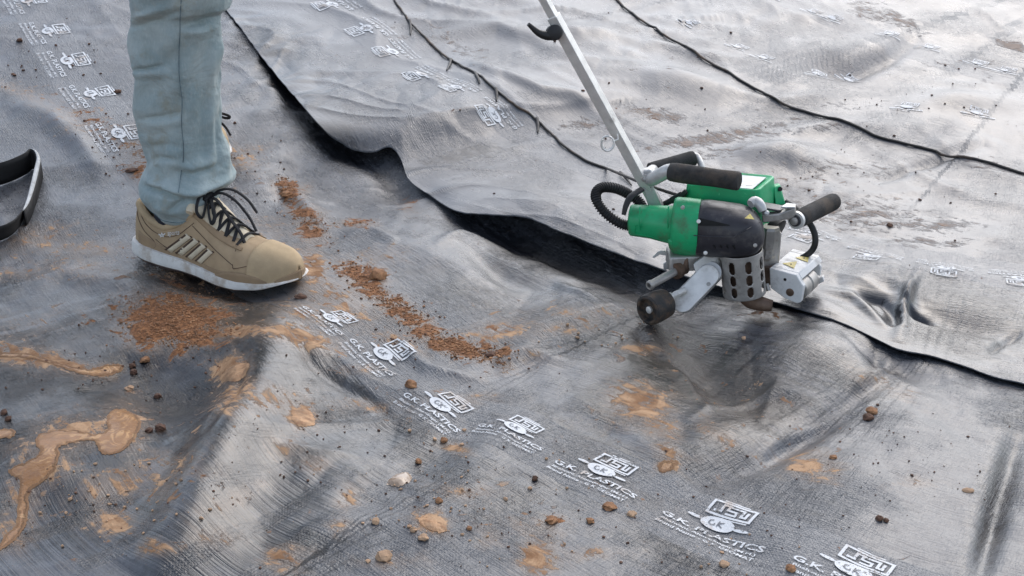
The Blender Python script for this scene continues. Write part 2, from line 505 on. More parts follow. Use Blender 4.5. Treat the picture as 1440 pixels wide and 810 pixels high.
# ------------------------------------------------------------ mud, dirt, wet film, clean plastic and shade painted on the sheets: (image x, y, rx, ry, angle, weight)
MUD = {'tan': [
        (30, 700, 26, 60, 15, .5), (60, 645, 40, 30, 20, .55), (110, 605, 60, 22, 0, .6), (175, 600, 34, 34, 0, .6), (20, 745, 34, 30, -40, .5),
        (520, 570, 40, 8, 10, .5), (560, 480, 40, 10, 20, .5), (620, 470, 60, 10, 20, .45), (500, 520, 30, 8, 0, .4), (660, 690, 40, 10, 0, .45), (820, 780, 40, 12, 0, .4), (560, 790, 50, 12, 0, .4), (330, 700, 40, 16, -20, .4), (300, 760, 40, 16, 0, .35),  # dried tan mud and slurry
        (30, 500, 60, 14, 8, .8), (95, 513, 50, 9, 14, .8), (140, 522, 26, 8, -5, .9), (10, 470, 50, 30, 0, .35), (60, 455, 60, 22, -15, .3),
        (330, 466, 70, 9, -4, .75), (420, 473, 55, 14, 15, .7), (365, 462, 40, 10, 0, .6),
        (440, 376, 16, 26, -30, .8), (470, 420, 60, 22, 30, .55), (425, 440, 40, 14, 10, .5), (520, 365, 50, 16, -10, .45),
        (325, 517, 22, 16, -20, .95), (330, 555, 34, 20, -25, .6), (390, 562, 50, 18, 10, .5), (425, 585, 18, 14, 0, .9), (400, 625, 22, 18, 20, .45), (440, 655, 20, 12, 0, .5),
        (170, 680, 60, 24, -20, .5), (160, 735, 26, 16, 0, .7), (215, 770, 24, 12, 0, .6), (235, 665, 50, 26, -30, .45), (400, 785, 30, 18, 0, .6), (230, 640, 30, 14, 0, .35),
        (605, 735, 20, 15, 15, .8), (755, 785, 26, 22, 0, .75), (745, 745, 60, 18, 0, .38), (690, 760, 18, 10, 0, .5),
        (900, 566, 38, 22, 10, .8), (925, 600, 30, 16, 20, .6), (940, 635, 20, 10, 20, .7), (938, 655, 15, 7, -10, .95), (880, 590, 26, 16, 0, .45),
        (1140, 655, 38, 18, 10, .62), (1010, 610, 30, 12, 20, .5), (1290, 680, 30, 10, 0, .35), (1220, 530, 50, 12, 20, .38), (1260, 550, 30, 10, 20, .4),
        (650, 560, 50, 10, 0, .42), (640, 630, 24, 8, 20, .6), (700, 465, 40, 14, -10, .6), (790, 462, 40, 10, -10, .5), (850, 440, 40, 10, 0, .4), (730, 510, 50, 14, -15, .35),
        (900, 490, 22, 6, 5, .75), (1080, 442, 24, 6, 0, .5), (800, 440, 20, 6, 0, .5),
        (60, 330, 40, 16, -10, .5), (120, 350, 50, 12, 0, .45), (20, 385, 70, 10, 0, .4), (150, 385, 50, 8, -5, .4), (100, 375, 60, 10, 0, .45), (250, 380, 40, 14, 0, .5),
        (30, 130, 60, 10, 18, .4), (120, 170, 60, 16, 25, .4), (190, 215, 30, 26, 30, .5), (340, 225, 30, 22, 0, .45), (380, 320, 40, 16, 10, .35), (490, 700, 14, 26, 40, .5), (480, 740, 20, 14, 0, .35)],
    'red': [  # crumbly red-brown earth
        (245, 448, 60, 34, 5, .9), (215, 470, 40, 22, 0, .7), (285, 470, 36, 18, -10, .7), (262, 430, 40, 16, 0, .6),
        (405, 268, 18, 13, 30, .8), (430, 300, 26, 10, 20, .75), (437, 322, 24, 14, 40, .75), (500, 314, 28, 5, 0, .6), (420, 272, 20, 8, -20, .55),
        (505, 388, 32, 18, 25, .7), (545, 425, 34, 12, 25, .75), (585, 450, 30, 11, 25, .75), (640, 488, 50, 12, 16, .85), (560, 435, 60, 14, 28, .5), (690, 492, 30, 10, 10, .6), (530, 385, 14, 10, 0, .8),
        (690, 463, 12, 7, 0, .6), (325, 517, 16, 10, -20, .4), (900, 160, 40, 8, 5, .35), (200, 232, 26, 22, 0, .5), (140, 178, 60, 12, 30, .4),
        (575, 290, 14, 8, 0, .4), (780, 730, 14, 7, 0, .5), (1080, 445, 24, 7, 0, .45), (820, 450, 20, 6, 0, .4)],
    'far': [  # silt in the far hollows
        (1000, 195, 90, 9, -8, .62), (925, 160, 46, 8, 12, .6), (1060, 185, 70, 8, -14, .5), (1150, 180, 60, 6, -5, .4), (1010, 215, 40, 7, -10, .5), (1200, 235, 80, 12, 0, .4),
        (1250, 25, 50, 12, 20, .5), (1215, 10, 20, 14, 0, .5), (1270, 30, 26, 4, 20, .7), (1425, 64, 26, 5, 15, .8), (1370, 90, 70, 8, 0, .4), (1375, 230, 60, 8, 10, .45), (1380, 100, 30, 10, 60, .35),
        (1040, 285, 110, 26, 4, .45), (1200, 300, 80, 20, 0, .45), (1290, 315, 90, 12, 0, .45), (830, 175, 40, 10, 0, .5), (640, 60, 60, 12, 30, .4), (560, 45, 40, 14, 30, .3), (1300, 340, 70, 9, 0, .4), (1180, 150, 90, 8, 0, .3)],
    'wet': [  # thin brown film and drying water
        (480, 420, 110, 50, 25, .9), (430, 350, 60, 40, 30, .7), (330, 440, 110, 40, 0, .8), (800, 450, 120, 26, 10, .8), (950, 500, 100, 36, 25, .9), (1050, 570, 110, 40, 20, .8),
        (560, 570, 120, 40, 10, .55), (850, 640, 80, 60, 30, .5), (900, 700, 80, 30, 25, .6), (300, 620, 120, 60, -30, .5), (180, 720, 120, 60, -20, .5), (700, 720, 160, 60, 10, .4),
        (80, 350, 120, 30, 0, .8), (100, 170, 90, 40, 25, .5), (1150, 650, 120, 50, 0, .4), (1030, 640, 80, 30, -25, .6), (1120, 280, 200, 60, 0, .5), (740, 480, 90, 30, -15, .6), (340, 240, 60, 60, 0, .4)]}

CLEAN_SHADED = [(1330, 435, 170, 42, 10, .85), (1130, 400, 60, 20, 10, .5), (290, 500, 120, 50, 0, 1.0), (300, 740, 60, 110, 35, .9), (720, 380, 60, 40, 40, .7), (1010, 530, 90, 40, 25, 1.0),(250, 560, 110, 120, -30, 1.0), (560, 620, 120, 50, 20, .6), (430, 520, 60, 90, -20, .7), (1180, 520, 90, 30, 20, .8), (860, 560, 70, 40, 20, .6), (60, 700, 160, 90, 0, .8), (330, 760, 160, 60, 0, .7), (200, 400, 180, 26, 0, .9), (120, 260, 80, 26, 20, .4),(110, 560, 260, 190, -10, .85), (400, 620, 170, 120, -20, .7), (330, 450, 150, 60, 10, .7), (960, 515, 170, 60, 15, .9), (800, 370, 170, 36, 20, .8), (1310, 465, 150, 40, 12, .75), (700, 680, 160, 70, 10, .5),  # darkened areas: clean wet plastic, plus painted shade and dark reflections in hollows
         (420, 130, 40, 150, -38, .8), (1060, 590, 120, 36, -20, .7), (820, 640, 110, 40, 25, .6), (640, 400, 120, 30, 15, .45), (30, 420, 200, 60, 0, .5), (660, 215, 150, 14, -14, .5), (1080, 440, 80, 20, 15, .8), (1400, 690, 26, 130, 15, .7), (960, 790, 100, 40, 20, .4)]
def paint(px, py, keys):
    out = []
    for k in keys:
        a = np.zeros(px.shape)
        for cx, cy, rx, ry, an, w in MUD[k]:
            a = np.maximum(a, w * gauss(px, py, cx, cy, rx * 1.25, ry * 1.25, an) ** .8)
        out.append(a)
    return out

def grid_mesh(name, X, Y, Z, mat, curve, rim=None):
    nr, nc = X.shape
    me = bpy.data.meshes.new(name)
    V = np.stack([X.ravel(), Y.ravel(), Z.ravel()], 1)
    idx = np.arange(nr * nc).reshape(nr, nc)
    F = np.stack([idx[:-1, :-1], idx[:-1, 1:], idx[1:, 1:], idx[1:, :-1]], -1).reshape(-1, 4)
    if rim is not None:      # underside close to the free edge: gives the sheet its thickness
        k = rim
        U = np.stack([X[:k].ravel(), Y[:k].ravel(), Z[:k].ravel() - 0.0016], 1)
        base = len(V)
        ui = np.arange(k * nc).reshape(k, nc) + base
        F2 = np.stack([ui[:-1, :-1], ui[1:, :-1], ui[1:, 1:], ui[:-1, 1:]], -1).reshape(-1, 4)
        F3 = np.stack([ui[0, :-1], ui[0, 1:], idx[0, 1:], idx[0, :-1]], -1)
        V = np.vstack([V, U]); F = np.vstack([F, F2, F3])
    me.vertices.add(len(V)); me.vertices.foreach_set('co', V.ravel())
    me.loops.add(F.size); me.loops.foreach_set('vertex_index', F.ravel().astype(np.int32))
    me.polygons.add(len(F)); me.polygons.foreach_set('loop_start', np.arange(0, F.size, 4, dtype=np.int32))
    me.update(calc_edges=True)
    me.shade_smooth()
    me.materials.append(mat)
    d, s, arc = poly_sd(V[:, 0], V[:, 1], [tuple(p) for p in curve])
    uv = np.stack([arc, s * d], 1)
    lay = me.uv_layers.new(name='UVMap')
    lay.data.foreach_set('uv', uv[F.ravel()].ravel().astype(np.float32))
    px, py = to_px(V[:, 0], V[:, 1], V[:, 2])
    t, r, fr, w = paint(px, py, ('tan', 'red', 'far', 'wet'))
    ok = (V[:, 1] > .3)
    ca = me.color_attributes.new('mud', 'FLOAT_COLOR', 'POINT')
    ca.data.foreach_set('color', np.stack([t * ok, r * ok, fr * ok, w * ok], 1).ravel().astype(np.float32))
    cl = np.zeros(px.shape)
    for cx, cy, rx, ry, an, w_ in CLEAN_SHADED:
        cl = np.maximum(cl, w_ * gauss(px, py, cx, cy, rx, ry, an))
    fa = me.attributes.new('film_shade', 'FLOAT', 'POINT')
    fa.data.foreach_set('value', (1 - cl).astype(np.float32))  # low on clean plastic and where shade is painted in
    o = bpy.data.objects.new(name, me)
    COL.objects.link(o)
    return o

def sheet_material(name, band_lo, band_hi, other=(), relief=.0022):
    n = NT(name)
    uv = n.uv(); o = n.obj()
    su = n.sep(uv); u, v = su[0], su[1]
    mud = n.attr('mud'); ms = n.t.nodes.new('ShaderNodeSeparateColor'); n.put(ms.inputs[0], mud.outputs['Color'])
    tan_, red, far = ms.outputs[0], ms.outputs[1], ms.outputs[2]; wet = mud.outputs['Alpha']
    big = n.noise(o, 3.0, 4.0, 0.6)
    mid = n.noise(o, 14.0, 5.0, 0.6)
    fine = n.noise(o, 90.0, 6.0, 0.65)
    wob = n.math('MULTIPLY', n.math('SUBTRACT', n.noise(o, 60.0, 2.0), .5), .003)
    vv = n.math('ADD', v, wob)
    b = n.math('MULTIPLY', n.step(vv, band_lo - .0015, band_lo + .0015), n.step(vv, band_hi - .0015, band_hi + .0015, 1.0, 0.0))
    for lo, hi in other:
        b2 = n.math('MULTIPLY', n.step(vv, lo - .002, lo + .002), n.step(vv, hi - .002, hi + .002, 1.0, 0.0))
        b = n.math('MAXIMUM', b, b2)
    # weave of flat tapes under a thin film of plastic: two crossed sets of streaks
    cu = n.noise(n.vmul(uv, (48.0, 420.0, 1.0)), 1.0, 3.0, 0.6)
    cv = n.noise(n.vmul(uv, (420.0, 48.0, 1.0)), 1.0, 3.0, 0.6)
    cu2 = n.noise(n.vmul(uv, (9.0, 130.0, 1.0)), 1.0, 4.0, 0.6)
    wu = n.math('SINE', n.math('MULTIPLY', u, 2 * math.pi / 0.0042))
    wv = n.math('SINE', n.math('MULTIPLY', v, 2 * math.pi / 0.0042))
    weave = n.math('MULTIPLY', wu, wv)
    patch = n.step(n.noise(n.vadd(o, (5.0, 2.0, 0.0)), 5.0, 4.0, .6), .42, .62)
    wamt = n.math('MAXIMUM', n.math('MULTIPLY', b, .55), n.math('MULTIPLY', patch, .75))
    st = n.math('ADD', n.math('MULTIPLY', n.math('POWER', cu, 2.0), .8), n.math('MULTIPLY', n.math('POWER', cv, 2.0), .8))
    # short crossed dashes where single tapes show
    d1 = n.step(n.noise(n.vmul(uv, (70.0, 330.0, 1.0)), 1.0, 2.0, .5), .55, .72)
    d2 = n.step(n.noise(n.vmul(uv, (330.0, 70.0, 1.0)), 1.0, 2.0, .5), .55, .72)
    dash = n.math('MULTIPLY', n.math('ADD', d1, d2), wamt)
    h = n.math('ADD', n.math('MULTIPLY', st, n.fmix(wamt, .40, 1.5)), n.math('MULTIPLY', weave, n.math('MULTIPLY', wamt, .11)))
    h = n.math('ADD', h, n.math('MULTIPLY', cu2, .35))
    h = n.math('ADD', h, n.math('MULTIPLY', fine, .35))
    h = n.math('ADD', h, n.math('MULTIPLY', dash, .5))
    # mud masks with broken outlines
    nm = n.noise(n.vadd(o, (1.7, 0.3, 0.0)), 34.0, 9.0, 0.68, 0.6)
    sm = n.noise(n.vmul(uv, (26.0, 95.0, 1.0)), 1.0, 7.0, 0.66, 0.8)
    nn = n.math('ADD', n.math('MULTIPLY', nm, .55), n.math('MULTIPLY', sm, .45))
    k = n.math('MULTIPLY', n.math('SUBTRACT', nn, .5), 2.6)
    spn = n.noise(n.vadd(o, (4.0, 7.0, 0.0)), 44.0, 7.0, .62, .4)
    spl = n.math('MULTIPLY', n.step(spn, .62, .655), n.step(n.math('ADD', wet, tan_), .25, .6))
    tm = n.math('MAXIMUM', n.step(n.math('ADD', tan_, k), .47, .64), n.math('MULTIPLY', spl, .85))
    rm = n.step(n.math('ADD', red, n.math('MULTIPLY', n.math('SUBTRACT', nm, .5), 2.6)), .46, .58)
    fm = n.step(n.math('ADD', far, k), .34, .75)
    tw = n.step(n.math('ADD', n.math('MAXIMUM', tan_, n.math('MULTIPLY', red, 1.05)), n.math('MULTIPLY', k, .6)), .08, .60, 0.0, .70)
    wm = n.math('MULTIPLY', n.step(n.math('ADD', wet, n.math('MULTIPLY', k, .7)), .2, .9), .55)
    # colours
    film_shade = n.attr('film_shade').outputs['Fac']
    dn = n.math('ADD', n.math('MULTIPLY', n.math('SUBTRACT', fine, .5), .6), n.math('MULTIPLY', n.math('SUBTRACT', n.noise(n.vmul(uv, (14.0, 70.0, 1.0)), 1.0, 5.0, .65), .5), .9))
    dust_shade = n.step(n.math('ADD', n.math('ADD', n.math('MULTIPLY', film_shade, .75), n.math('MULTIPLY', big, .5)), dn), .50, 1.02)  # patchy dust, thinned also to paint shade into slopes and gaps
    c = n.mix(dust_shade, (0.009, 0.0096, 0.0120), (0.070, 0.075, 0.087))
    c = n.mix(n.math('MULTIPLY', b, n.fmix(dust_shade, .45, .85)), c, (0.150, 0.155, 0.166))
    glint_speck = n.step(n.noise(o, 420.0, 3.0, .7), .66, .72)  # sky glints off the weave, painted as pale specks
    c = n.mix(n.math('MULTIPLY', glint_speck, n.fmix(n.math('MAXIMUM', wamt, b), .05, .6)), c, (0.34, 0.34, 0.34))
    c = n.mix(n.math('MULTIPLY', wm, .9), c, n.mix(fine, (0.055, 0.042, 0.032), (0.115, 0.088, 0.064)))
    c = n.mix(tw, c, (0.19, 0.125, 0.08))
    c = n.mix(n.math('MULTIPLY', fm, .75), c, n.mix(mid, (0.26, 0.19, 0.15), (0.30, 0.19, 0.12)))
    c = n.mix(tm, c, n.mix(n.step(nm, .42, .66), (0.24, 0.125, 0.06), (0.50, 0.32, 0.19)))
    c = n.mix(rm, c, n.mix(n.step(n.noise(o, 160.0, 6.0, .7), .35, .7), (0.10, 0.042, 0.018), (0.36, 0.165, 0.07)))
    grit = n.step(n.noise(n.vadd(o, (9.0, 1.0, 0.0)), 130.0, 4.0, .6), .69, .72)
    c = n.mix(n.math('MULTIPLY', grit, .55), c, (0.10, 0.06, 0.04))
    m_any = n.math('MAXIMUM', tm, n.math('MAXIMUM', rm, n.math('MULTIPLY', fm, .7)))
    r = n.fmix(dust_shade, .12, .31)
    r = n.math('ADD', r, n.math('MULTIPLY', b, .06))
    r = n.math('ADD', r, n.math('MULTIPLY', n.math('SUBTRACT', mid, .5), .22))
    r = n.fmix(wm, r, .40)
    r = n.fmix(m_any, r, .78)
    hb = n.math('MULTIPLY', h, n.math('SUBTRACT', 1.0, n.math('MULTIPLY', m_any, .8)))
    nb = n.bump(hb, 1.0, relief)
    nb = n.bump(n.math('MULTIPLY', m_any, n.math('ADD', nm, .4)), 1.0, 0.0035, nb)
    n.set(Base_Color=c, Roughness=r, Normal=nb, Specular_IOR_Level=n.fmix(m_any, .80, .25))
    return n.m

M_LOW = sheet_material('lower_plastic', -.058, .045)
M_UP = sheet_material('upper_plastic', -.055, .050, ((.95, 1.06), (1.9, 2.02)), .0011)

# lower sheet: fan-shaped grid, finer near the viewpoint
ys = .45 * (9.0 / .45) ** np.linspace(0, 1, 820)
tx = np.linspace(-.72, .72, 720)
Yg = np.repeat(ys[:, None], len(tx), 1); Xg = tx[None, :] * (Yg + .32)
Zg = low_exact(Xg.ravel(), Yg.ravel()).reshape(Xg.shape)
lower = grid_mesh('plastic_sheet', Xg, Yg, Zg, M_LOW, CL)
tag(lower, 'lower black woven plastic liner sheet, muddy and creased, on which the tan shoe stands', 'plastic sheet')

# upper sheet: rows follow its free edge
xs = np.concatenate([np.linspace(-3.2, -1.2, 100)[:-1], np.linspace(-1.2, 1.2, 600)[:-1], np.linspace(1.2, 4.5, 110)])
ds = np.concatenate([[0, .003, .006, .01], .01 + (7.0 * (np.geomspace(1, 700, 420) - 1) / 699)[1:]])
Xu = np.repeat(xs[None, :], len(ds), 0); Yu = y_edge(Xu) + ds[:, None]
Zu = up_h(Xu.ravel(), Yu.ravel()).reshape(Xu.shape)
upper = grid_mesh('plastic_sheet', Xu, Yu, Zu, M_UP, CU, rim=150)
tag(upper, 'upper black plastic sheet lapping over the muddy one, its lifted edge under the welder', 'plastic sheet')

# bare earth under and beyond the sheets
M_SOIL = simple_mat('red_soil', (0.20, 0.11, 0.065), .9, 0, .35, 1.5, .02, 6.0)
gx = np.concatenate([-np.geomspace(300, 8, 10), np.linspace(-6, 6, 9), np.geomspace(8, 300, 10)])
GX, GY = np.meshgrid(gx, gx)
GZ = bank(GX, np.minimum(GY, 9.5)) - .3
soil = link_mesh('ground', np.stack([GX.ravel(), GY.ravel(), GZ.ravel()], 1),
                 [(i * len(gx) + j, i * len(gx) + j + 1, (i + 1) * len(gx) + j + 1, (i + 1) * len(gx) + j) for i in range(len(gx) - 1) for j in range(len(gx) - 1)], M_SOIL)
soil['kind'] = 'structure'
# ------------------------------------------------------------ white prints along the sheets
def print_material():
    n = NT('white_print')
    o = n.obj()
    w = n.noise(o, 260.0, 5.0, .7); w2 = n.noise(o, 40.0, 4.0, .6)
    worn = n.step(n.math('ADD', w, n.math('MULTIPLY', n.math('SUBTRACT', w2, .5), .8)), 0.58, .68)
    c = n.mix(worn, (0.66, 0.68, 0.70), (0.10, 0.105, 0.11))
    c = n.mix(n.step(n.noise(o, 22.0, 7.0, .65), .52, .66, 0.0, .7), c, (0.34, 0.24, 0.16))
    n.set(Base_Color=c, Roughness=.5, Normal=n.bump(w, 1.0, .0006))
    return n.m
M_PRINT = print_material()
M_PRINT_INK = simple_mat('dark_monogram', (0.10, 0.11, 0.13), .5)
def text_geo(body, size, bold=0.0, align='CENTER', maxe=None):
    cu = bpy.data.curves.new('lettering', 'FONT')
    cu.body = body; cu.size = size; cu.align_x = align; cu.align_y = 'CENTER'; cu.offset = bold; cu.resolution_u = 2
    ob = bpy.data.objects.new('lettering', cu); COL.objects.link(ob)
    dg = bpy.context.evaluated_depsgraph_get(); dg.update()
    me = ob.evaluated_get(dg).to_mesh()
    bm = bmesh.new(); bm.from_mesh(me)
    bmesh.ops.triangulate(bm, faces=bm.faces)
    if maxe:
        es = [e for e in bm.edges if e.calc_length() > maxe]
        if es: bmesh.ops.subdivide_edges(bm, edges=es, cuts=1)
        bmesh.ops.triangulate(bm, faces=bm.faces)
    V = np.array([v.co[:2] for v in bm.verts]); F = [tuple(v.index for v in f.verts) for f in bm.faces]
    bm.free(); ob.evaluated_get(dg).to_mesh_clear()
    bpy.data.objects.remove(ob); bpy.data.curves.remove(cu)
    return V, F
def fit(vf, w, cx, cy, h=None):
    V, F = vf; V = V.copy()
    lo, hi = V.min(0), V.max(0)
    s = w / (hi[0] - lo[0]); sy = s if h is None else h / (hi[1] - lo[1])
    V = (V - (lo + hi) / 2) * [s, sy] + [cx, cy]
    return V, F
def stroke2(pts, wd):
    """flat stroke of quads"""
    P = np.array(pts, float); V = []; F = []
    n = len(P)
    for i in range(n):
        a = P[i] - P[i - 1] if i else P[1] - P[0]
        b = P[i + 1] - P[i] if i < n - 1 else a
        a = a / np.linalg.norm(a); b = b / np.linalg.norm(b)
        na = np.array([-a[1], a[0]]); nb = np.array([-b[1], b[0]]); m = na + nb; m /= np.linalg.norm(m)
        m *= wd / 2 / max(.35, np.dot(m, na))
        V += [P[i] + m, P[i] - m]
    for i in range(n - 1):
        F.append((2 * i, 2 * i + 1, 2 * i + 3, 2 * i + 2))
    return np.array(V), F
def dense(pts, k=5):
    P = np.array(pts, float); out = []
    for a, b in zip(P[:-1], P[1:]):
        for t in np.linspace(0, 1, k, endpoint=False): out.append(a + (b - a) * t)
    out.append(P[-1]); return out
def merge2(*a):
    V = []; F = []
    for v, f in a:
        k = sum(len(q) for q in V); V.append(v); F += [tuple(i + k for i in q) for q in f]
    return np.vstack(V), F
def disc2(cx, cy, rx, ry, n=28):
    V = [(cx, cy)]; F = []
    for k in (0.5, 1.0):
        V += [(cx + rx * k * math.cos(t), cy + ry * k * math.sin(t)) for t in np.linspace(0, 2 * math.pi, n, endpoint=False)]
    for j in range(n):
        q = (j + 1) % n
        F += [(0, 1 + j, 1 + q), (1 + j, 1 + n + j, 1 + n + q, 1 + q)]
    return np.array(V), F
# layout in units of the repeat distance along the band
_big = fit(text_geo('G.K. PLASTICS', 1.0, .022, maxe=.22), .80, 0, -.145, .068)
_s1 = fit(text_geo('Bhalwani, Ahmednagar (M.H.)', 1.0, .012), .74, 0, -.232, .042)
_s2 = fit(text_geo('Brand Name - G K GEOMAT', 1.0, .012), .76, 0, -.29, .040)
_disc = disc2(-.03, .0, .13, .078)
_wl = disc2(-.215, .01, .06, .017, 12); _wr = disc2(.155, -.01, .06, .017, 12)
_fx, _fy, _cy = .165, .078, .175
_fr = stroke2(dense([(-_fx, _cy - _fy), (_fx, _cy - _fy), (_fx, _cy + _fy), (-_fx, _cy + _fy), (-_fx, _cy - _fy - .01)]), .022)
def _fs(p): return [(x * .88, _cy + (y - .20) * .74) for x, y in p]
_i1 = stroke2(dense(_fs([(-.135, .135), (-.135, .155), (-.085, .155), (-.085, .265), (-.02, .265)])), .021)
_sS = stroke2(dense(_fs([(.055, .26), (-.035, .26), (-.035, .20), (.045, .20), (.045, .14), (-.04, .14)])), .020)
_i2 = stroke2(dense(_fs([(.055, .26), (.095, .26), (.095, .15), (.135, .15), (.135, .25)])), .021)
_num = stroke2(dense([(-.10, _cy + .105), (.10, _cy + .105)], 8), .014)
_lic = stroke2(dense([(.0, _cy - .105), (.16, _cy - .105)], 6), .012)
FULL = merge2(_big, _s1, _s2, _disc, _wl, _wr, _fr, _i1, _sS, _i2, _num, _lic)
SMALL = merge2(_disc, _wl, _wr, _fr, _i1, _sS, _i2, stroke2(dense([(-.34, -.145), (-.06, -.145)], 8), .045), stroke2(dense([(.02, -.145), (.33, -.145)], 8), .045), stroke2(dense([(-.30, -.24), (.10, -.24)], 8), .02))
_mono = merge2(stroke2([(-.055, .045), (-.085, .03), (-.085, -.01), (-.055, -.03), (-.03, -.02), (-.03, .005)], .012), stroke2([(.0, .05), (.0, -.03)], .012), stroke2([(.045, .045), (.0, .01), (.05, -.03)], .012))
_mono = (_mono[0] * [.8, .8] - [.025, .005], _mono[1])

def put_print(geo, c, e1, S, fn, parent, mirror=False, mono=True):
    e1 = np.array(e1, float); e1 /= np.linalg.norm(e1); e2 = np.array([-e1[1], e1[0]])
    def place(g, lift):
        V, F = g
        x = c[0] + S * (V[:, 0] * e1[0] + .84 * V[:, 1] * e2[0]); y = c[1] + S * (V[:, 0] * e1[1] + .84 * V[:, 1] * e2[1])
        return np.stack([x, y, fn(x, y) + lift], 1), F
    V, F = place(geo, .0014)
    o = link_mesh('printed_mark', V, F, M_PRINT)
    o.parent = parent
    if mono:
        V, F = place(_mono, .0021)
        q = link_mesh('monogram', V, F, M_PRINT_INK); q.parent = o
    return o
def band_prints(pxs, fn, parent, flip, far=False, scale=1.0):
    P = on_ground(pxs, fn)[:, :2]
    n = len(P)
    for i in range(n):
        if far and i % 3 == 1: continue
        a = P[max(0, i - 1)]; b = P[min(n - 1, i + 1)]
        e = b - a; S = np.linalg.norm(e) / (min(n - 1, i + 1) - max(0, i - 1)) * scale
        S = min(max(S, .10), .105 if far else .21)
        put_print(SMALL if far else FULL, P[i], -e if flip else e, S, fn, parent, mono=not far)
band_prints([(8, -45), (38, 2), (68, 45), (95, 87), (128, 133), (168, 190)], low_final, lower, False)
band_prints([(468, 450), (541, 500), (622, 573), (728, 604), (850, 664), (1014, 741), (1206, 806)], low_final, lower, False)
band_prints([(466, 6), (514, 39), (551, 72), (592, 104), (640, 122), (694, 160)], up_final, upper, True)
band_prints([(1135, 332), (1224, 360), (1328, 377), (1432, 392)], up_final, upper, True)
band_prints([(969, 32), (999, 52), (1038, 67), (1074, 82), (1113, 93), (1152, 105), (1195, 114), (1234, 134), (1277, 151), (1376, 160), (1423, 175)], up_final, upper, False, True)
band_prints([(1090, -4), (1113, 6), (1143, 17), (1171, 26), (1201, 37), (1251, 48), (1307, 67), (1337, 78), (1376, 90), (1416, 100)], up_final, upper, False, True)
# ------------------------------------------------------------ the hot wedge / hot air welder
M_GREEN = simple_mat('green_plastic', (0.014, 0.40, 0.155), .36, 0, .10, 30, .0001, 600, .42, (0.10, 0.13, 0.07), 26, scratch=.7)
M_DARK = simple_mat('charcoal_plastic', (0.035, 0.033, 0.040), .38, 0, .2, 30, .0002, 700, .42, (0.12, 0.11, 0.10), 30, scratch=.8)
M_RUB = simple_mat('black_rubber', (0.018, 0.018, 0.019), .55, 0, .3, 40, .0003, 500, .2, (0.09, 0.07, 0.055), 30)
M_FOAM = simple_mat('foam_grip', (0.045, 0.044, 0.043), .88, 0, .35, 40, .0009, 900, .45, (0.11, 0.085, 0.065), 22, .25)
M_ALU = simple_mat('brushed_aluminium', (0.76, 0.745, 0.71), .38, .35, .12, 40, .0001, 500, .15, (0.26, 0.22, 0.18), 24)
M_ALU2 = simple_mat('dull_aluminium', (0.56, 0.56, 0.55), .45, .4, .15, 40, .0002, 400, .3, (0.22, 0.18, 0.14), 30)
M_STEEL = simple_mat('stained_steel', (0.43, 0.41, 0.385), .42, .55, .2, 40, .0002, 300, .35, (0.12, 0.085, 0.055), 36)
M_BROWN = simple_mat('heat_browned_metal', (0.17, 0.115, 0.085), .5, .6, .35, 40, .0004, 300, .5, (0.12, 0.06, 0.03), 30)
M_WHITE = simple_mat('worn_white_paint', (0.74, 0.74, 0.73), .4, 0, .06, 30, .0002, 300, .42, (0.40, 0.39, 0.37), 40)
M_YEL = simple_mat('yellow_sticker', (0.62, 0.50, 0.14), .5, 0, .2, 200)
M_INK = simple_mat('black_print', (0.02, 0.02, 0.02), .5)
M_PANEL = simple_mat('pale_display', (0.50, 0.52, 0.53), .35, 0, .15, 60)
M_CABLE = simple_mat('black_cable', (0.032, 0.028, 0.026), .6, 0, .3, 40, .0002, 400, .42, (0.17, 0.11, 0.075), 9)
M_HOLE = simple_mat('dark_recess', (0.008, 0.008, 0.008), .8)

_c = on_ground([(1118, 426)], up_final)[0]
YM = _c[1]
def P(px, py, D=0.0):
    dx, dy, dz = ray(px, py)
    t = (YM + D) / float(dy)
    return np.array([float(dx) * t, float(dy) * t, CAM_H + float(dz) * t])
def px_m(D=0.0):      # metres per image pixel at that depth
    return (YM + D) / math.cos(math.radians(2)) / (CP - 0.0) / FPX * 1.0 * (math.sqrt(1 + (CAM_H / (YM + D)) ** 2) * CP) if False else math.sqrt((YM + D) ** 2 + CAM_H ** 2) / FPX
welder = Thing('welding_machine', 'green and charcoal plastic seam welder with long steel pole standing on sheet edge', 'welding machine', on_ground([(1000, 430)], low_final)[0])
W = welder
EX, EY, EZ = np.array([1.0, 0, 0]), np.array([0, 1.0, 0]), np.array([0, 0, 1.0])

def ring(px, y0, y1, D, hd, yaw=12, ex=2.0, n=32, lean=0.0):
    """upright oval ring seen between image rows y0 and y1"""
    c = P(px, (y0 + y1) / 2, D); r = (y1 - y0) / 2 * px_m(D)
    e = math.radians(22)
    h = math.sqrt(max(1e-8, r * r - (hd * math.sin(e)) ** 2)) / math.cos(e)
    a = math.radians(yaw); dep = np.array([math.sin(a), math.cos(a), 0]); up = np.array([lean, 0, 1.0])
    out = []
    for t in np.linspace(0, 2 * math.pi, n, endpoint=False):
        ct, st = math.cos(t), math.sin(t)
        out.append(c + dep * hd * math.copysign(abs(ct) ** (2 / ex), ct) + up * h * math.copysign(abs(st) ** (2 / ex), st))
    return out
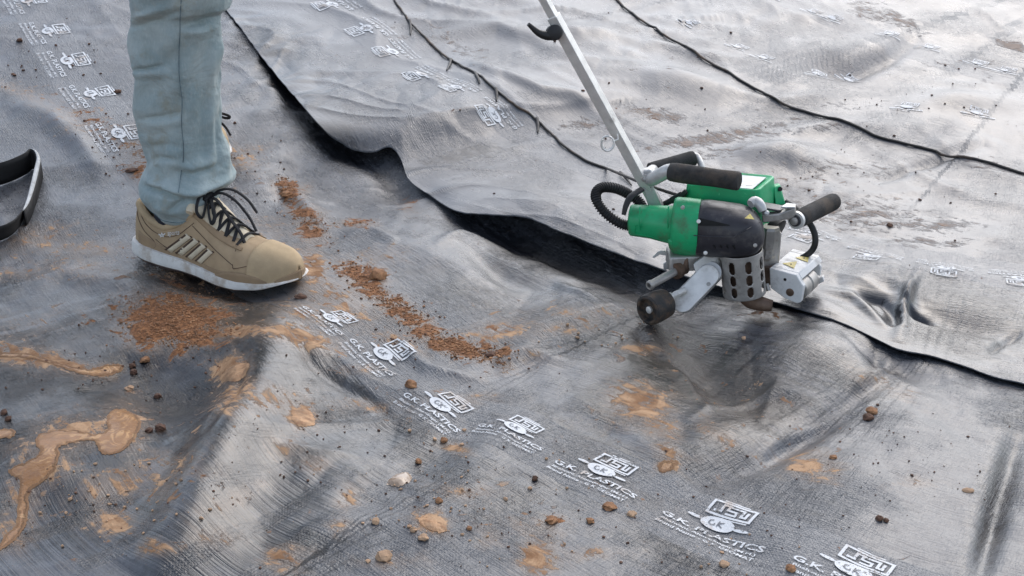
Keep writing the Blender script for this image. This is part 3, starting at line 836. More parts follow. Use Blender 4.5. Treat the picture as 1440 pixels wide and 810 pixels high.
# blower: green tube, collar, charcoal nose
tube_ = W.part('blower_housing', loft([ring(884, 296, 322, .052, .012), ring(885.5, 290, 328, .05, .019), ring(888, 288, 331, .049, .022), ring(915, 289, 335, .038, .0245), ring(946, 290, 343, .024, .027)]), M_GREEN, sharp=50)
W.part('label_frame', loft([[P(894, 318, .0235), P(918, 323, .0135), P(918, 333, .0165), P(894, 328, .027)], [P(893, 317, .022), P(919, 322, .012), P(919, 334, .015), P(893, 329, .026)]], False, False), M_GREEN, tube_)
collar = W.part('collar', loft([ring(945, 289, 345, .026, .029), ring(947, 280, 353, .025, .036), ring(951, 278, 357, .023, .0385), ring(966, 279, 359, .017, .040), ring(983, 281, 358, .010, .040), ring(984, 284, 356, .0096, .038)]), M_GREEN, sharp=45)
W.part('foot', hexa([P(941, 352, -.005), P(979, 358, -.012), P(981, 352, .04), P(943, 346, .05), P(938, 336, -.01), P(986, 346, -.015), P(986, 338, .04), P(940, 330, .05)]), M_GREEN, collar, bevel=.004)
nose = W.part('air_nozzle_housing', loft([ring(981, 285, 356, .0105, .036, 12, 2.4), ring(983, 283, 357, .010, .0385, 12, 2.4), ring(996, 283, 358.5, .004, .041, 12, 2.5), ring(1018, 286, 359.5, -.004, .042, 10, 2.6), ring(1040, 289, 360, -.011, .042, 8, 2.6),
          ring(1054, 293, 358.5, -.014, .040, 6, 2.5), ring(1064, 300, 354, -.015, .035, 4, 2.4), ring(1070, 309, 347, -.015, .026, 0, 2.2), ring(1073, 319, 338, -.015, .013, 0, 2.0)]), M_DARK, sharp=55)
# recessed slot with its lip and screw
W.part('air_slot', hexa([P(981.5, 316, -.0335), P(1022, 317, -.0475), P(1022, 316.4, -.046), P(981.5, 310, -.026), P(981.5, 317.5, -.0365), P(1026, 317.6, -.0505), P(1026, 316.2, -.0500), P(984, 306.5, -.0345)]), M_HOLE, nose)
W.part('screw', lathe(P(982.5, 311.5, -.035), (-.2, -.9, .4), [(0, .003), (.002, .003), (.0025, .002)], 12), M_ALU, nose)
W.part('screw', lathe(P(992, 355.5, -.034), (-.1, -.9, .2), [(0, .003), (.002, .003), (.0025, .002)], 12), M_ALU, nose)
W.part('seam_line', tube([P(975.5 + 0, 331, -.0275), P(1000, 333, -.0405), P(1032, 333.5, -.054), P(1050, 323, -.0555), P(1069, 312, -.036)], .0008, 6), M_DARK, nose)
def tri_sticker(a, b, c, lift, parent, ink=True):
    a, b, c = (np.asarray(q, float) for q in (a, b, c))
    n = np.cross(b - a, c - a); n /= np.linalg.norm(n)
    if np.dot(n, np.array([0, 0, CAM_H]) - a) < 0: n = -n
    m = (a + b + c) / 3
    W.part('warning_sticker', extrude([a + n * lift, b + n * lift, c + n * lift], n * .0004), M_YEL, parent)
    if ink:
        q = [m + (p - m) * .16 + n * (lift + .0006) for p in (a, b, c)]
        W.part('warning_symbol', extrude(q, n * .0003), M_INK, parent)
tri_sticker(P(1046.5, 308.5, -.055), P(1060, 310, -.0545), P(1054, 302, -.046), .0022, nose, False)

for q in ((900, 300, .022), (940, 305, .004)):
    W.part('rib', tube([P(q[0], 291, q[2] + .004), P(q[0] - .6, 300, q[2] - .004), P(q[0] - 1, 312, q[2] - .0065), P(q[0] - .6, 324, q[2] - .002)], .0010, 6), M_GREEN, tube_)
for q in (P(960, 292, -.012), P(958, 345, -.006), P(1062, 345, -.052)):
    W.part('screw', lathe(q, (-.2, -.9, .2), [(-.004, .003), (.0012, .003), (.0016, .0018)], 10), M_STEEL, collar)
for k in range(4):
    W.part('vent', tube([P(1004 + k * 9, 345, -.041 - k * .0035), P(1008 + k * 9, 352, -.036 - k * .0035)], .0013, 6), M_HOLE, nose)
# perforated heat shield with the tube inside and the nozzle tip below
gt, gb = P(1041.5, 352, -.012), P(1047, 412, -.012)
gb[1] = gt[1]; ax = gb - gt; Lg = np.linalg.norm(ax); ax /= Lg
_, gu, gv = frame(ax); Rg = .0300
nth, nz = 144, 64
V = []; F = []
for j in range(nz + 1):
    for i in range(nth):
        a = 2 * math.pi * i / nth
        rr = Rg * (1.04 - .02 * j / nz)
        V.append(gt + ax * Lg * j / nz + rr * (math.cos(a) * gu + math.sin(a) * gv))
for j in range(nz):
    for i in range(nth):
        z = (j + .5) / nz * Lg; th = (i + .5) / nth * 8; fr = (th + .30) % 1.0 - .5
        s = fr * 2 * math.pi * Rg / 8; hole = False
        for zc, hl in ((.0170, .0100), (.0370, .0082), (.0555, .0080)):
            dz = max(0, abs(z - zc) - hl + .0042)
            if math.hypot(s, dz) < .0042: hole = True
        if not hole:
            F.append((j * nth + i, j * nth + (i + 1) % nth, (j + 1) * nth + (i + 1) % nth, (j + 1) * nth + i))
shield = W.part('heat_shield', (V, F), M_STEEL, solid=.0016, sharp=60)
W.part('heating_tube', lathe(gt, ax, [(0.0, .020), (Lg * .98, .019)], 24), M_BROWN, shield)
tip_pts = [gb - ax * .008, gb + ax * .004 + EX * .004, P(1058, 423, -.016), P(1074, 428, -.022), P(1086, 430, -.026)]
W.part('welding_tip', tube(catmull(tip_pts, 5), np.linspace(.0165, .0085, 21), 16, .62), M_BROWN, shield)

# control box with its display
b0 = [P(964, 259, .062), P(1066.5, 265, .022), P(1091, 243.5, .092), P(990, 240, .145)]
t_ = (b0[0][2] + b0[1][2] + b0[2][2] + b0[3][2]) / 4
top = [np.array([q[0], q[1], t_ + (q[2] - t_) * .5]) for q in b0]
cen = sum(top) / 4
bot = [cen + (q - cen) * 1.15 - EZ * .075 for q in top]
bm = bmesh.new()
vs = [bm.verts.new(q) for q in bot + top]
for f in hexa(bot + top)[1]: bm.faces.new([vs[i] for i in f])
bm.faces.ensure_lookup_table()
vert_e = [e for e in bm.edges if abs(e.verts[0].co.z - e.verts[1].co.z) > .03]
bmesh.ops.bevel(bm, geom=vert_e, offset=.010, segments=4, profile=.5, affect='EDGES')
tf = max(bm.faces, key=lambda f: f.calc_center_median().z)
r = bmesh.ops.inset_region(bm, faces=[tf], thickness=.0085, depth=0)
bmesh.ops.translate(bm, verts=list({v for v in tf.verts}), vec=(0, 0, -.005))
V = [tuple(v.co) for v in bm.verts]; bm.verts.index_update(); F = [tuple(v.index for v in f.verts) for f in bm.faces]; bm.free()
cbox = W.part('control_box', (V, F), M_GREEN, bevel=.0028, segs=3)
pq = [cen + (q - cen) * .79 - EZ * .0035 for q in top]
panel = W.part('display_panel', extrude(pq, EZ * .0012), M_PANEL, cbox)
def on_panel(u, v, l=.0016): return pq[0] + (pq[1] - pq[0]) * u + (pq[3] - pq[0]) * v + EZ * l
for (u0, v0, u1, v1) in ((.62, .55, .80, .80), (.84, .2, .95, .42), (.60, .12, .78, .30), (.84, .6, .95, .8), (.25, .2, .5, .8)):
    W.part('display_field', extrude([on_panel(u0, v0), on_panel(u1, v0), on_panel(u1, v1), on_panel(u0, v1)], EZ * .0004), M_INK if v0 > .5 else M_STEEL, panel)
W.part('side_lug', hexa([P(1090, 292, .075), P(1105, 288, .088), P(1103, 284, .13), P(1088, 288, .12), P(1088, 262, .082), P(1097, 259, .092), P(1096, 257, .12), P(1086, 259, .12)]), M_GREEN, cbox, bevel=.003)
W.part('screw', lathe(P(1096.5, 266, .088), (.3, -.8, .4), [(0, .0035), (.002, .0035)], 12), M_HOLE, cbox)
# frame under the motor
W.part('chassis', merge(box(P(985, 362, .02), EX * .050 + EY * .008, EY * .025, EZ * .012), box(P(1010, 350, .06), EX * .055, EY * .02, EZ * .02), box(P(1075, 345, .045), EX * .02, EY * .022, EZ * .028)), M_STEEL, bevel=.003)
W.part('chassis_block', hexa([P(941, 388, -.008), P(968, 381, -.012), P(975, 372, .03), P(946, 372, .035), P(941, 366, -.005), P(968, 362, -.010), P(975, 356, .03), P(946, 356, .03)]), M_BROWN, bevel=.003)
# long guide pole
pb, pt = P(928, 296, .075), P(778, 22, .03)
d_ = (pt - pb) / np.linalg.norm(pt - pb)
pole = W.part('guide_pole', tube([pb, pb + (pt - pb) * .5, pt], .0108, 4, roll=.08), M_ALU, smooth=False, bevel=.0008)
pe = pt + d_ * .52
W.part('inner_pole', tube([pt - d_ * .01, pt + d_ * .3, pe], .0080, 4, roll=.08), M_ALU, pole, smooth=False, bevel=.0006)
W.part('pole_grip', tube([pe - d_ * .10, pe - d_ * .05, pe + d_ * .02], .016, 16), M_FOAM, pole)
lev = catmull([P(781, 47, .028), P(770, 50, .022), P(757, 46, .018), P(743, 34, .014)], 5)
clamp = W.part('clamp_lever', tube(lev, np.concatenate([np.linspace(.0105, .0085, 6), np.linspace(.0080, .0035, 10)]), 12, .8), M_RUB, pole)
W.part('clamp_boss', lathe(P(779, 46, .024), (.2, -.95, .2), [(-.006, .011), (.006, .011), (.008, .008)], 16), M_RUB, pole)
wire = [P(868, 188, .045), P(869, 196, .043)]
for k in range(26):
    a = -0.2 + k / 25 * 2 * math.pi * 1.65
    wire.append(P(854.5 + 9.0 * math.cos(a), 200 + 10 * math.sin(a) + k * .12, .040 - k * .0006))
W.part('wire_loop', tube(wire, .0015, 8), M_ALU, pole)
# bracket, crossbar and the two padded handles
bk = [P(899, 248, .062), P(904, 240, .062), P(914, 238, .06), P(920, 246, .058), P(916, 258, .058), P(932, 293, .058), P(912, 293, .062)]
bracket = W.part('pole_bracket', extrude(bk, (.004, .016, 0)), M_ALU2, bevel=.002)
W.part('bolt', lathe(P(907, 250, .0585), (-.15, -.95, .25), [(-.004, .0062), (.002, .0062), (.003, .004), (.0015, .0035)], 18), M_STEEL, bracket)
W.part('handle_bar', tube(catmull([P(906, 246, .085), P(916, 252, .060), P(927, 247, .050), P(943, 240, .040), P(966, 244, .033)], 6), .0105, 18), M_ALU2, bracket)
hf, ht = P(941, 241.5, .042), P(1041, 255, -.006)
hd_ = ht - hf
W.part('front_foam_grip', tube([hf, hf + hd_ * .006, hf + hd_ * .03] + [hf + hd_ * t for t in np.linspace(.1, .9, 8)] + [hf + hd_ * .965, hf + hd_ * .99, ht],
       [.010, .0125, .0135] + [.0138 + .0006 * math.sin(7 * t) for t in np.linspace(.1, .9, 8)] + [.0138, .0125, .0095], 24), M_FOAM, label='front grip of black foam, smudged with mud')
rf, rt = P(913, 240, .150), P(977, 222, .175)
rd = rt - rf
W.part('rear_foam_grip', tube([rf, rf + rd * .02] + [rf + rd * t for t in np.linspace(.1, .92, 6)] + [rf + rd * .98, rt], [.010, .0118] + [.0122] * 6 + [.0115, .009], 20), M_FOAM)
W.part('rear_handle_bracket', tube(catmull([P(973, 219, .185), P(981, 221, .18), P(988, 238, .16), P(990, 262, .14)], 5), .0052, 10), M_ALU2)
W.part('rear_handle_bar', tube([P(916, 248, .08), P(914, 243, .12), rf + rd * .1], .009, 14), M_ALU2)
# ribbed air hose, hook and plug
hp = catmull([P(896, 319, .055), P(887, 318, .055), P(872, 314, .055), P(853, 301, .06), P(840, 284, .065), P(838.5, 271, .075), P(848, 263.5, .085), P(866, 265, .095), P(884, 273, .105), P(898, 283, .10), P(906, 296, .09)], 22)
hr = [(.0082 if k % 4 < 2 else .0064) for k in range(len(hp))]
W.part('ribbed_hose', tube(hp, hr, 16), M_RUB)
W.part('cable_hook', tube(catmull([P(903, 266, .045), P(895, 271, .040), P(886, 278, .034), P(880, 290, .030), P(877, 302, .028)], 5), [.0062] * 12 + list(np.linspace(.006, .0042, 9)), 10, .6), M_RUB)
W.part('plug', merge(hexa([P(944, 287, .06), P(960, 278, .055), P(966, 278, .075), P(950, 286, .08), P(940, 279, .06), P(957, 269, .055), P(963, 268, .075), P(945, 277, .08)]),
                     hexa([P(957, 280, .052), P(968, 272, .05), P(968, 272, .07), P(958, 278, .075), P(955, 273, .052), P(963, 266, .05), P(964, 265, .07), P(956, 272, .075)])), M_RUB, bevel=.002)
W.part('plug_lead', tube(catmull([P(957, 277, .07), P(940, 284, .075), P(925, 292, .085)], 5), .0045, 10), M_RUB)
# lever arm, right-hand grip, spindle
arm = W.part('lever_arm', extrude([P(1071, 303, .0), P(1095, 301, -.002), P(1118, 292, -.004), P(1119, 303, -.004), P(1113, 308.5, -.004), P(1096, 311, -.002), P(1072, 314, .0)], (.004, .013, .001)), M_STEEL, bevel=.002)
W.part('arm_plate', hexa([P(1064, 293, .0), P(1098, 299, .002), P(1108, 293, .03), P(1072, 286, .04), P(1064, 290, .0), P(1098, 296, .002), P(1108, 290, .03), P(1072, 283, .04)]), M_DARK, arm, bevel=.002)
W.part('arm_end', hexa([P(1098, 293, -.002), P(1118, 294, -.005), P(1119, 289, .02), P(1106, 287, .025), P(1098, 290.5, -.002), P(1118, 291, -.005), P(1119, 286.5, .02), P(1106, 285, .025)]), M_ALU2, arm, bevel=.001)
W.part('knob', tube(catmull([P(1055, 287, -.005), P(1062, 283, .0), P(1069, 288, -.008), P(1073, 297, -.012)], 4), [.006, .0068, .0072, .0074, .0074, .0074, .0074, .0074, .007, .007, .0068, .0065, .006], 16), M_ALU2, arm)
W.part('button', hexa([P(1063, 284, -.004), P(1072, 284, -.004), P(1073, 282, .01), P(1064, 282, .01), P(1063, 281, -.004), P(1072, 281, -.004), P(1073, 279, .01), P(1064, 279, .01)]), M_HOLE, arm, bevel=.001)
W.part('pin', lathe(P(1077, 299.5, -.012), (.2, -.9, .3), [(-.006, .004), (.004, .004), (.006, .002)], 12), M_ALU2, arm)
gf, ge = P(1121, 309, .004), P(1173, 283, .095)
gd = ge - gf; gn = gd / np.linalg.norm(gd)
grip = W.part('side_foam_grip', tube([gf, gf + gd * .02] + [gf + gd * t for t in np.linspace(.08, .94, 7)] + [gf + gd * .985, ge], [.0110, .0128] + [.0134] * 7 + [.0125, .010], 22), M_FOAM)
W.part('washer', lathe(gf - gn * .005, gn, [(0, .0128), (.005, .0132)], 24), M_ALU, grip)
W.part('washer', lathe(gf - gn * .008, gn, [(0, .0085), (.004, .0092)], 20), M_DARK, grip)
W.part('bolt', lathe(gf - gn * .012, gn, [(0, .0040), (.001, .0058), (.006, .0060)], 18), M_STEEL, grip)
W.part('arm_axle', tube([P(1110, 305, .012), gf + gn * .01], .006, 12), M_STEEL, arm)
sp0 = P(1083, 318, .03)
W.part('spindle', lathe(sp0, (0, 0, -1), [(0, .0135), (.004, .0155), (.022, .0155), (.032, .0145), (.034, .011), (.042, .011), (.043, .0125), (.048, .0125), (.050, .008), (.066, .008)], 8, .3), M_STEEL, sharp=20)
W.part('spindle_cover', lathe(sp0 + np.array([.008, .02, -.012]), (.35, -.3, -.2), [(-.004, .022), (.008, .022), (.009, .019)], 26), M_RUB)
W.part('drive_lead', tube(catmull([P(1104, 284, .10), P(1117, 292, .09), P(1134, 308, .07), P(1144, 324, .06), P(1146.5, 340, .055), P(1142, 352, .055), P(1131, 361, .055), P(1118, 366, .06)], 6), .0048, 12), M_RUB)

# white drive head with pressing roller
lat = np.array([.85, -.527, 0]); bk_ = np.array([.527, .85, 0])
h0 = P(1084, 379, .0)
def HP(u, z, w=0.0): return h0 + lat * u + EZ * z + bk_ * w
def solve(px, py):     # point on the head's front plane seen at that pixel
    n_ = bk_; dx, dy, dz = ray(px, py); d = np.array([float(dx), float(dy), float(dz)]); o_ = np.array([0, 0, CAM_H])
    return o_ + d * (np.dot(h0 - o_, n_) / np.dot(d, n_))
prof = [solve(*q) for q in ((1082, 377), (1120, 387), (1124, 394), (1130, 403), (1126, 425), (1121, 427), (1104, 420), (1083, 405))]
head = W.part('drive_head', extrude(prof, bk_ * .010), M_WHITE, bevel=.0012)
inner = [prof[0], prof[1], prof[2] * .8 + prof[3] * .2, prof[2] * .75 + np.array(prof[7]) * .25, prof[7] * .9 + prof[6] * .1, prof[7]]
body = [np.asarray(q) + bk_ * .010 for q in inner]
W.part('drive_cover', extrude(body, bk_ * .088), M_WHITE, head, bevel=.0012)
W.part('end_plate', extrude([np.asarray(q) + bk_ * .082 for q in (prof[0], prof[1], prof[2], prof[3] * .6 + prof[2] * .4, prof[5] * .4 + prof[3] * .6, prof[6] * .6 + prof[0] * .4, prof[7])], bk_ * .006), M_WHITE, head, bevel=.001)
rc = solve(1111, 411)
W.part('press_roller', lathe(rc + bk_ * .012 + lat * .005, bk_, [(0, .0150), (.002, .0168), (.024, .0168), (.025, .0150), (.029, .0150), (.030, .0168), (.052, .0168), (.054, .015)], 28), M_STEEL, head)
W.part('axle_cap', lathe(rc - bk_ * .0015, bk_, [(0, .0048), (.0005, .0060), (.003, .0062)], 18), M_BROWN, head)
W.part('bolt_hole', lathe(solve(1104, 393) - bk_ * .0008, bk_, [(0, .0022), (.002, .0024)], 12), M_HOLE, head)
W.part('scraper', merge(hexa([P(1146, 402, .04), P(1159, 396, .03), P(1160, 393, .05), P(1148, 397, .06), P(1146, 395, .04), P(1157, 389, .03), P(1158, 386, .05), P(1148, 391, .06)]),
                        hexa([P(1143, 394, .05), P(1150, 391, .045), P(1151, 388, .07), P(1144, 391, .07), P(1142, 390, .05), P(1149, 387, .045), P(1150, 385, .07), P(1143, 387, .07)])), M_WHITE, head, bevel=.0012)
def on_top(u, v): return prof[0] + (prof[1] - prof[0]) * u + bk_ * (.096 * v)
tri_sticker(on_top(.22, .30), on_top(.72, .22), on_top(.58, .52), .0006, head)
tri_sticker(on_top(.40, .66), on_top(.92, .60), on_top(.72, .90), .0006, head)
W.part('head_mount', hexa([P(1070, 400, .01), P(1086, 402, .0), P(1088, 392, .04), P(1074, 390, .04), P(1070, 376, .015), P(1086, 378, .005), P(1090, 368, .045), P(1074, 366, .045)]), M_BROWN, bevel=.002)
W.part('head_pin', tube([P(1078, 399, .0), P(1081, 409, -.004)], .0035, 10), M_STEEL)

M_MUDRUB = simple_mat('muddy_rubber', (0.022, 0.021, 0.021), .6, 0, .3, 40, .0006, 300, .62, (0.13, 0.085, 0.055), 60)
# front link plate, guide roller, hollow rod and hook
nl = np.array([-.28, -.80, .53]); nl /= np.linalg.norm(nl)
c1, c2 = P(995.5, 387, -.030), P(957.5, 421, -.055)
u_ = (c2 - c1); u_ -= nl * np.dot(u_, nl); Ll = np.linalg.norm(u_); u_ /= Ll; w_ = np.cross(nl, u_)
def capsule(c, L, r, n=12):
    return [c + r * (math.cos(a) * -u_ + math.sin(a) * w_) for a in np.linspace(-math.pi / 2, math.pi / 2, n)] + [c + u_ * L + r * (math.cos(a) * u_ + math.sin(a) * -w_) for a in np.linspace(-math.pi / 2, math.pi / 2, n)]
link = W.part('link_plate', extrude(capsule(c1, Ll, .0158), -nl * .005), M_ALU, bevel=.0008)
W.part('link_housing', extrude(capsule(c1 - nl * .0052 - w_ * .002 - u_ * .006, Ll + .004, .0165), -nl * .014), M_ALU2, link, bevel=.001)
for q in (P(996, 399, -.0395), P(955.5, 409.8, -.047)):
    q = q - nl * np.dot(q - c1, nl)
    W.part('screw', lathe(q - nl * .0005, nl, [(0, .0032), (.0010, .0030), (.0012, .0018), (.0006, .0016)], 14), M_STEEL, link)
W.part('upper_link_joint', hexa([P(1000, 390, -.01), P(1014, 378, -.012), P(1014, 372, .02), P(1000, 376, .02), P(996, 372, -.01), P(1010, 358, -.012), P(1010, 354, .02), P(998, 360, .02)]), M_ALU2, link, bevel=.003)
r0, r1 = P(910, 437, -.072), P(936, 425.5, -.045)
rd = (r1 - r0) / np.linalg.norm(r1 - r0); Lr = np.linalg.norm(r1 - r0)
roller = W.part('guide_roller', lathe(r0, rd, [(.006, .006), (.007, .0155), (.0005, .0165), (0, .0190), (.002, .0222), (.008, .0232), (Lr * .6, .0228), (Lr - .003, .0215), (Lr, .019), (Lr, .006)], 32), M_MUDRUB, sharp=40)
W.part('roller_bolt', lathe(r0 + rd * .003, rd, [(-.001, .0030), (0, .0052), (.004, .0052)], 16), M_ALU, roller)
W.part('roller_axle', tube([r1 - rd * .006, r1 + rd * .003, P(950, 414, -.04), P(964, 408, -.036)], [.004, .0045, .005, .005], 12), M_ALU, roller)
W.part('axle_nut', lathe(P(940, 418, -.045), rd, [(-.003, .0045), (.0, .0062), (.005, .0062), (.007, .004)], 8), M_ALU, roller)
q0, q1 = P(912.5, 402, -.05), P(956, 378, -.005)
qd = (q1 - q0) / np.linalg.norm(q1 - q0); Lq = np.linalg.norm(q1 - q0)
rod = W.part('hollow_rod', lathe(q0, qd, [(.012, .0034), (.0, .0036), (-.0006, .0055), (.001, .0070), (.006, .0070), (.0066, .0060), (Lq, .0062)], 22), M_STEEL, sharp=40)
W.part('rod_bore', lathe(q0 + qd * .0115, qd, [(0, .0036), (.002, .0036)], 14), M_HOLE, rod)
W.part('rod_collar', lathe(q0 + qd * (Lq - .012), qd, [(0, .0095), (.001, .0125), (.010, .0125), (.011, .0105), (.020, .0115), (.021, .009)], 22), M_BROWN, rod)
hk = [(917, 362), (924.5, 354.5), (931, 352.5), (938, 354.5), (943.5, 363), (944, 378.5), (933, 380), (932.5, 371), (939, 367), (936.5, 359.5), (928, 358), (920, 363)]
W.part('hook_plate', extrude([P(a, b, .022) for a, b in hk], (.002, .005, 0)), M_ALU2, bevel=.0006)
W.part('nut', lathe(P(1000, 356, -.012), (-.2, -.9, .3), [(-.004, .0075), (.005, .0075), (.006, .006)], 6), M_STEEL)
W.part('gusset', extrude([P(975, 372, -.02), P(1000, 352, -.012), P(1014, 360, -.01), P(1004, 372, -.014), P(978, 384, -.024)], (.002, .008, .0)), M_ALU2, bevel=.001)
# ------------------------------------------------------------ the person: jeans and trainers
def jeans_material():
    n = NT('washed_jeans')
    o = n.obj()
    a = n.noise(n.vmul(o, (1.0, 1.0, .3)), 330.0, 3.0, .7)
    b = n.noise(o, 14.0, 5.0, .6)
    f = n.noise(o, 900.0, 2.0, .6)
    c = n.mix(n.step(b, .32, .68), (0.27, 0.35, 0.36), (0.41, 0.48, 0.475))
    c = n.mix(n.step(a, .45, .75, 0, .25), c, (0.58, 0.63, 0.61))
    c = n.mix(n.step(n.noise(n.vadd(o, (3, 1, 2)), 22.0, 6.0, .65), .52, .70, 0, .6), c, (0.30, 0.285, 0.21))
    c = n.mix(n.step(f, .55, .72, 0, .3), c, (0.22, 0.29, 0.31))
    h = n.math('ADD', n.math('MULTIPLY', a, .6), n.math('MULTIPLY', f, .6))
    nb = n.bump(h, 1.0, .0003)
    cr = n.noise(n.vmul(o, (1.1, 1.1, 1.1)), 15.0, 4.0, .55, .4)
    nb = n.bump(cr, 1.0, .011, nb)
    n.set(Base_Color=c, Roughness=.9, Specular_IOR_Level=.2, Normal=nb, Sheen_Weight=.15)
    return n.m
M_JEANS = jeans_material()
M_SEAM = simple_mat('dark_seam', (0.13, 0.18, 0.20), .9, 0, .3, 80)
M_TAN = simple_mat('tan_nubuck', (0.42, 0.31, 0.195), .85, 0, .12, 30, .0005, 700, .22, (0.25, 0.16, 0.09), 20, .25)
M_TAN2 = simple_mat('brown_nubuck', (0.315, 0.225, 0.14), .85, 0, .12, 30, .0005, 700, .15, (0.22, 0.14, 0.08), 20, .25)
M_TOE = simple_mat('light_tan_toe', (0.47, 0.355, 0.22), .85, 0, .12, 30, .0005, 700, .30, (0.27, 0.16, 0.085), 16, .25)
M_PALE = simple_mat('pale_beige_leather', (0.68, 0.59, 0.44), .75, 0, .10, 40, .0006, 500, .15, (0.36, 0.24, 0.14), 30, .3)
M_SOLE = simple_mat('white_midsole', (0.72, 0.71, 0.68), .6, 0, .08, 40, .0006, 260, .46, (0.38, 0.30, 0.22), 26)
M_OUT = simple_mat('dark_outsole', (0.055, 0.035, 0.03), .8, 0, .3, 40, .0006, 200, .4, (0.20, 0.12, 0.07), 20)
M_LACE = simple_mat('black_lace', (0.014, 0.014, 0.016), .85, 0, .3, 200, .0006, 1500)
M_LINE = simple_mat('dark_stitching', (0.085, 0.052, 0.034), .9)
M_SOCK = simple_mat('navy_sock', (0.012, 0.014, 0.024), .95, 0, .3, 100, .0006, 900)

heel = on_ground([(209, 359)], low_final)[0]; toe = on_ground([(413, 402)], low_final)[0]
person = Thing('person', 'person in pale washed jeans and tan trainers, standing on the muddy sheet at left', 'person', heel)
class Shoe:
    """u along the foot 0..1, t around the section from the outer edge (0) over the top (.5) to the inner edge (1)"""
    def __init__(s, heel, toe, side, L=None):
        s.a = heel; d = toe - heel; s.L = np.linalg.norm(d) if L is None else L; s.e = d / np.linalg.norm(d)
        lat = np.cross(s.e, EZ); lat /= np.linalg.norm(lat); s.lat = lat * side     # side: +1 outer towards right of travel
        s.up = np.cross(lat, s.e); s.up /= np.linalg.norm(s.up)
    def W(s, u): return np.interp(u, [-.036, -.034, -.028, -.015, 0, .03, .08, .2, .36, .5, .64, .76, .87, .94, .98, 1.0, 1.015, 1.022], [.0005, .007, .014, .0205, .0255, .0295, .0325, .0345, .034, .039, .046, .0485, .0455, .0395, .031, .024, .013, .001])
    def C(s, u): return np.interp(u, [0, .3, .7, 1], [0, .002, .004, -.004])      # centre line
    def B(s, u): return np.interp(u, [-.03, .1, .25, .45, .62, .75, .88, 1.0], [.009, .002, 0, .0, -.004, -.003, .002, .014])
    def T(s, u): return np.interp(u, [-.03, .06, .25, .45, .6, .75, .88, 1.0], [.036, .031, .026, .021, .0165, .0135, .0140, .0175])   # top of midsole above axis
    def H(s, u): return np.interp(u, [-.03, .02, .06, .2, .42, .50, .58, .68, .76, .86, .93, .975, 1.0, 1.02], [.118, .124, .128, .130, .120, .106, .091, .074, .064, .0585, .0535, .0475, .041, .031])
    def pt(s, u, w, z): return s.a + s.e * (u * s.L) + s.lat * (w + s.C(u)) + s.up * z
    def EX(s, u): return np.interp(u, [-.03, .0, .42, .6, 1], [6.0, 4.2, 3.6, 2.5, 2.7])
    def frac(s, u, t):
        tt = min(t, 1 - t) * 2
        return math.sin(.5 * math.pi * tt ** 1.7) ** (2 / s.EX(u))
    def tz(s, u, z):      # section place (outer side) at a height above the axis
        z0 = s.T(u) - .004; f = (z - z0) / (s.H(u) - z0)
        if f <= 0: return 0.0
        f = min(f, 1.0)
        return .5 * (2 / math.pi * math.asin(f ** (s.EX(u) / 2))) ** (1 / 1.7)
    def S(s, u, t, off=0.0):
        w = max(s.W(u) - .0025, .0002) if u > 0 else s.W(u) * .93; z0 = s.T(u) - .004; h = s.H(u) - z0
        tt = min(t, 1 - t) * 2; th = .5 * math.pi * tt ** 1.7; e_ = 2 / s.EX(u)
        c = math.cos(th); ww = max(c, 0.0) ** e_ * (1 if t <= .5 else -1); zz = math.sin(th) ** e_
        k = 1 - (1 - np.interp(u, [0, .4, .6], [.80, .80, 1.0])) * zz
        uu = u - .012 * math.sin(math.pi * min(1, zz * 1.2)) * max(0, 1 - (u + .036) / .10) + .058 * zz * max(0, 1 - (u + .036) / .20)
        tip = np.clip((u - .975) / .046, 0, 1)
        return s.pt(uu + off / s.L * tip, (w + off * (1 - tip)) * ww * k, z0 + (h + off) * zz)
    def zc(s, u): return np.interp(u, [-.036, .0, .05, .12, .23, .32, .40, .45], [.097, .095, .086, .076, .068, .078, .096, .104])
    def tc(s, u): return s.tz(u, s.zc(u))
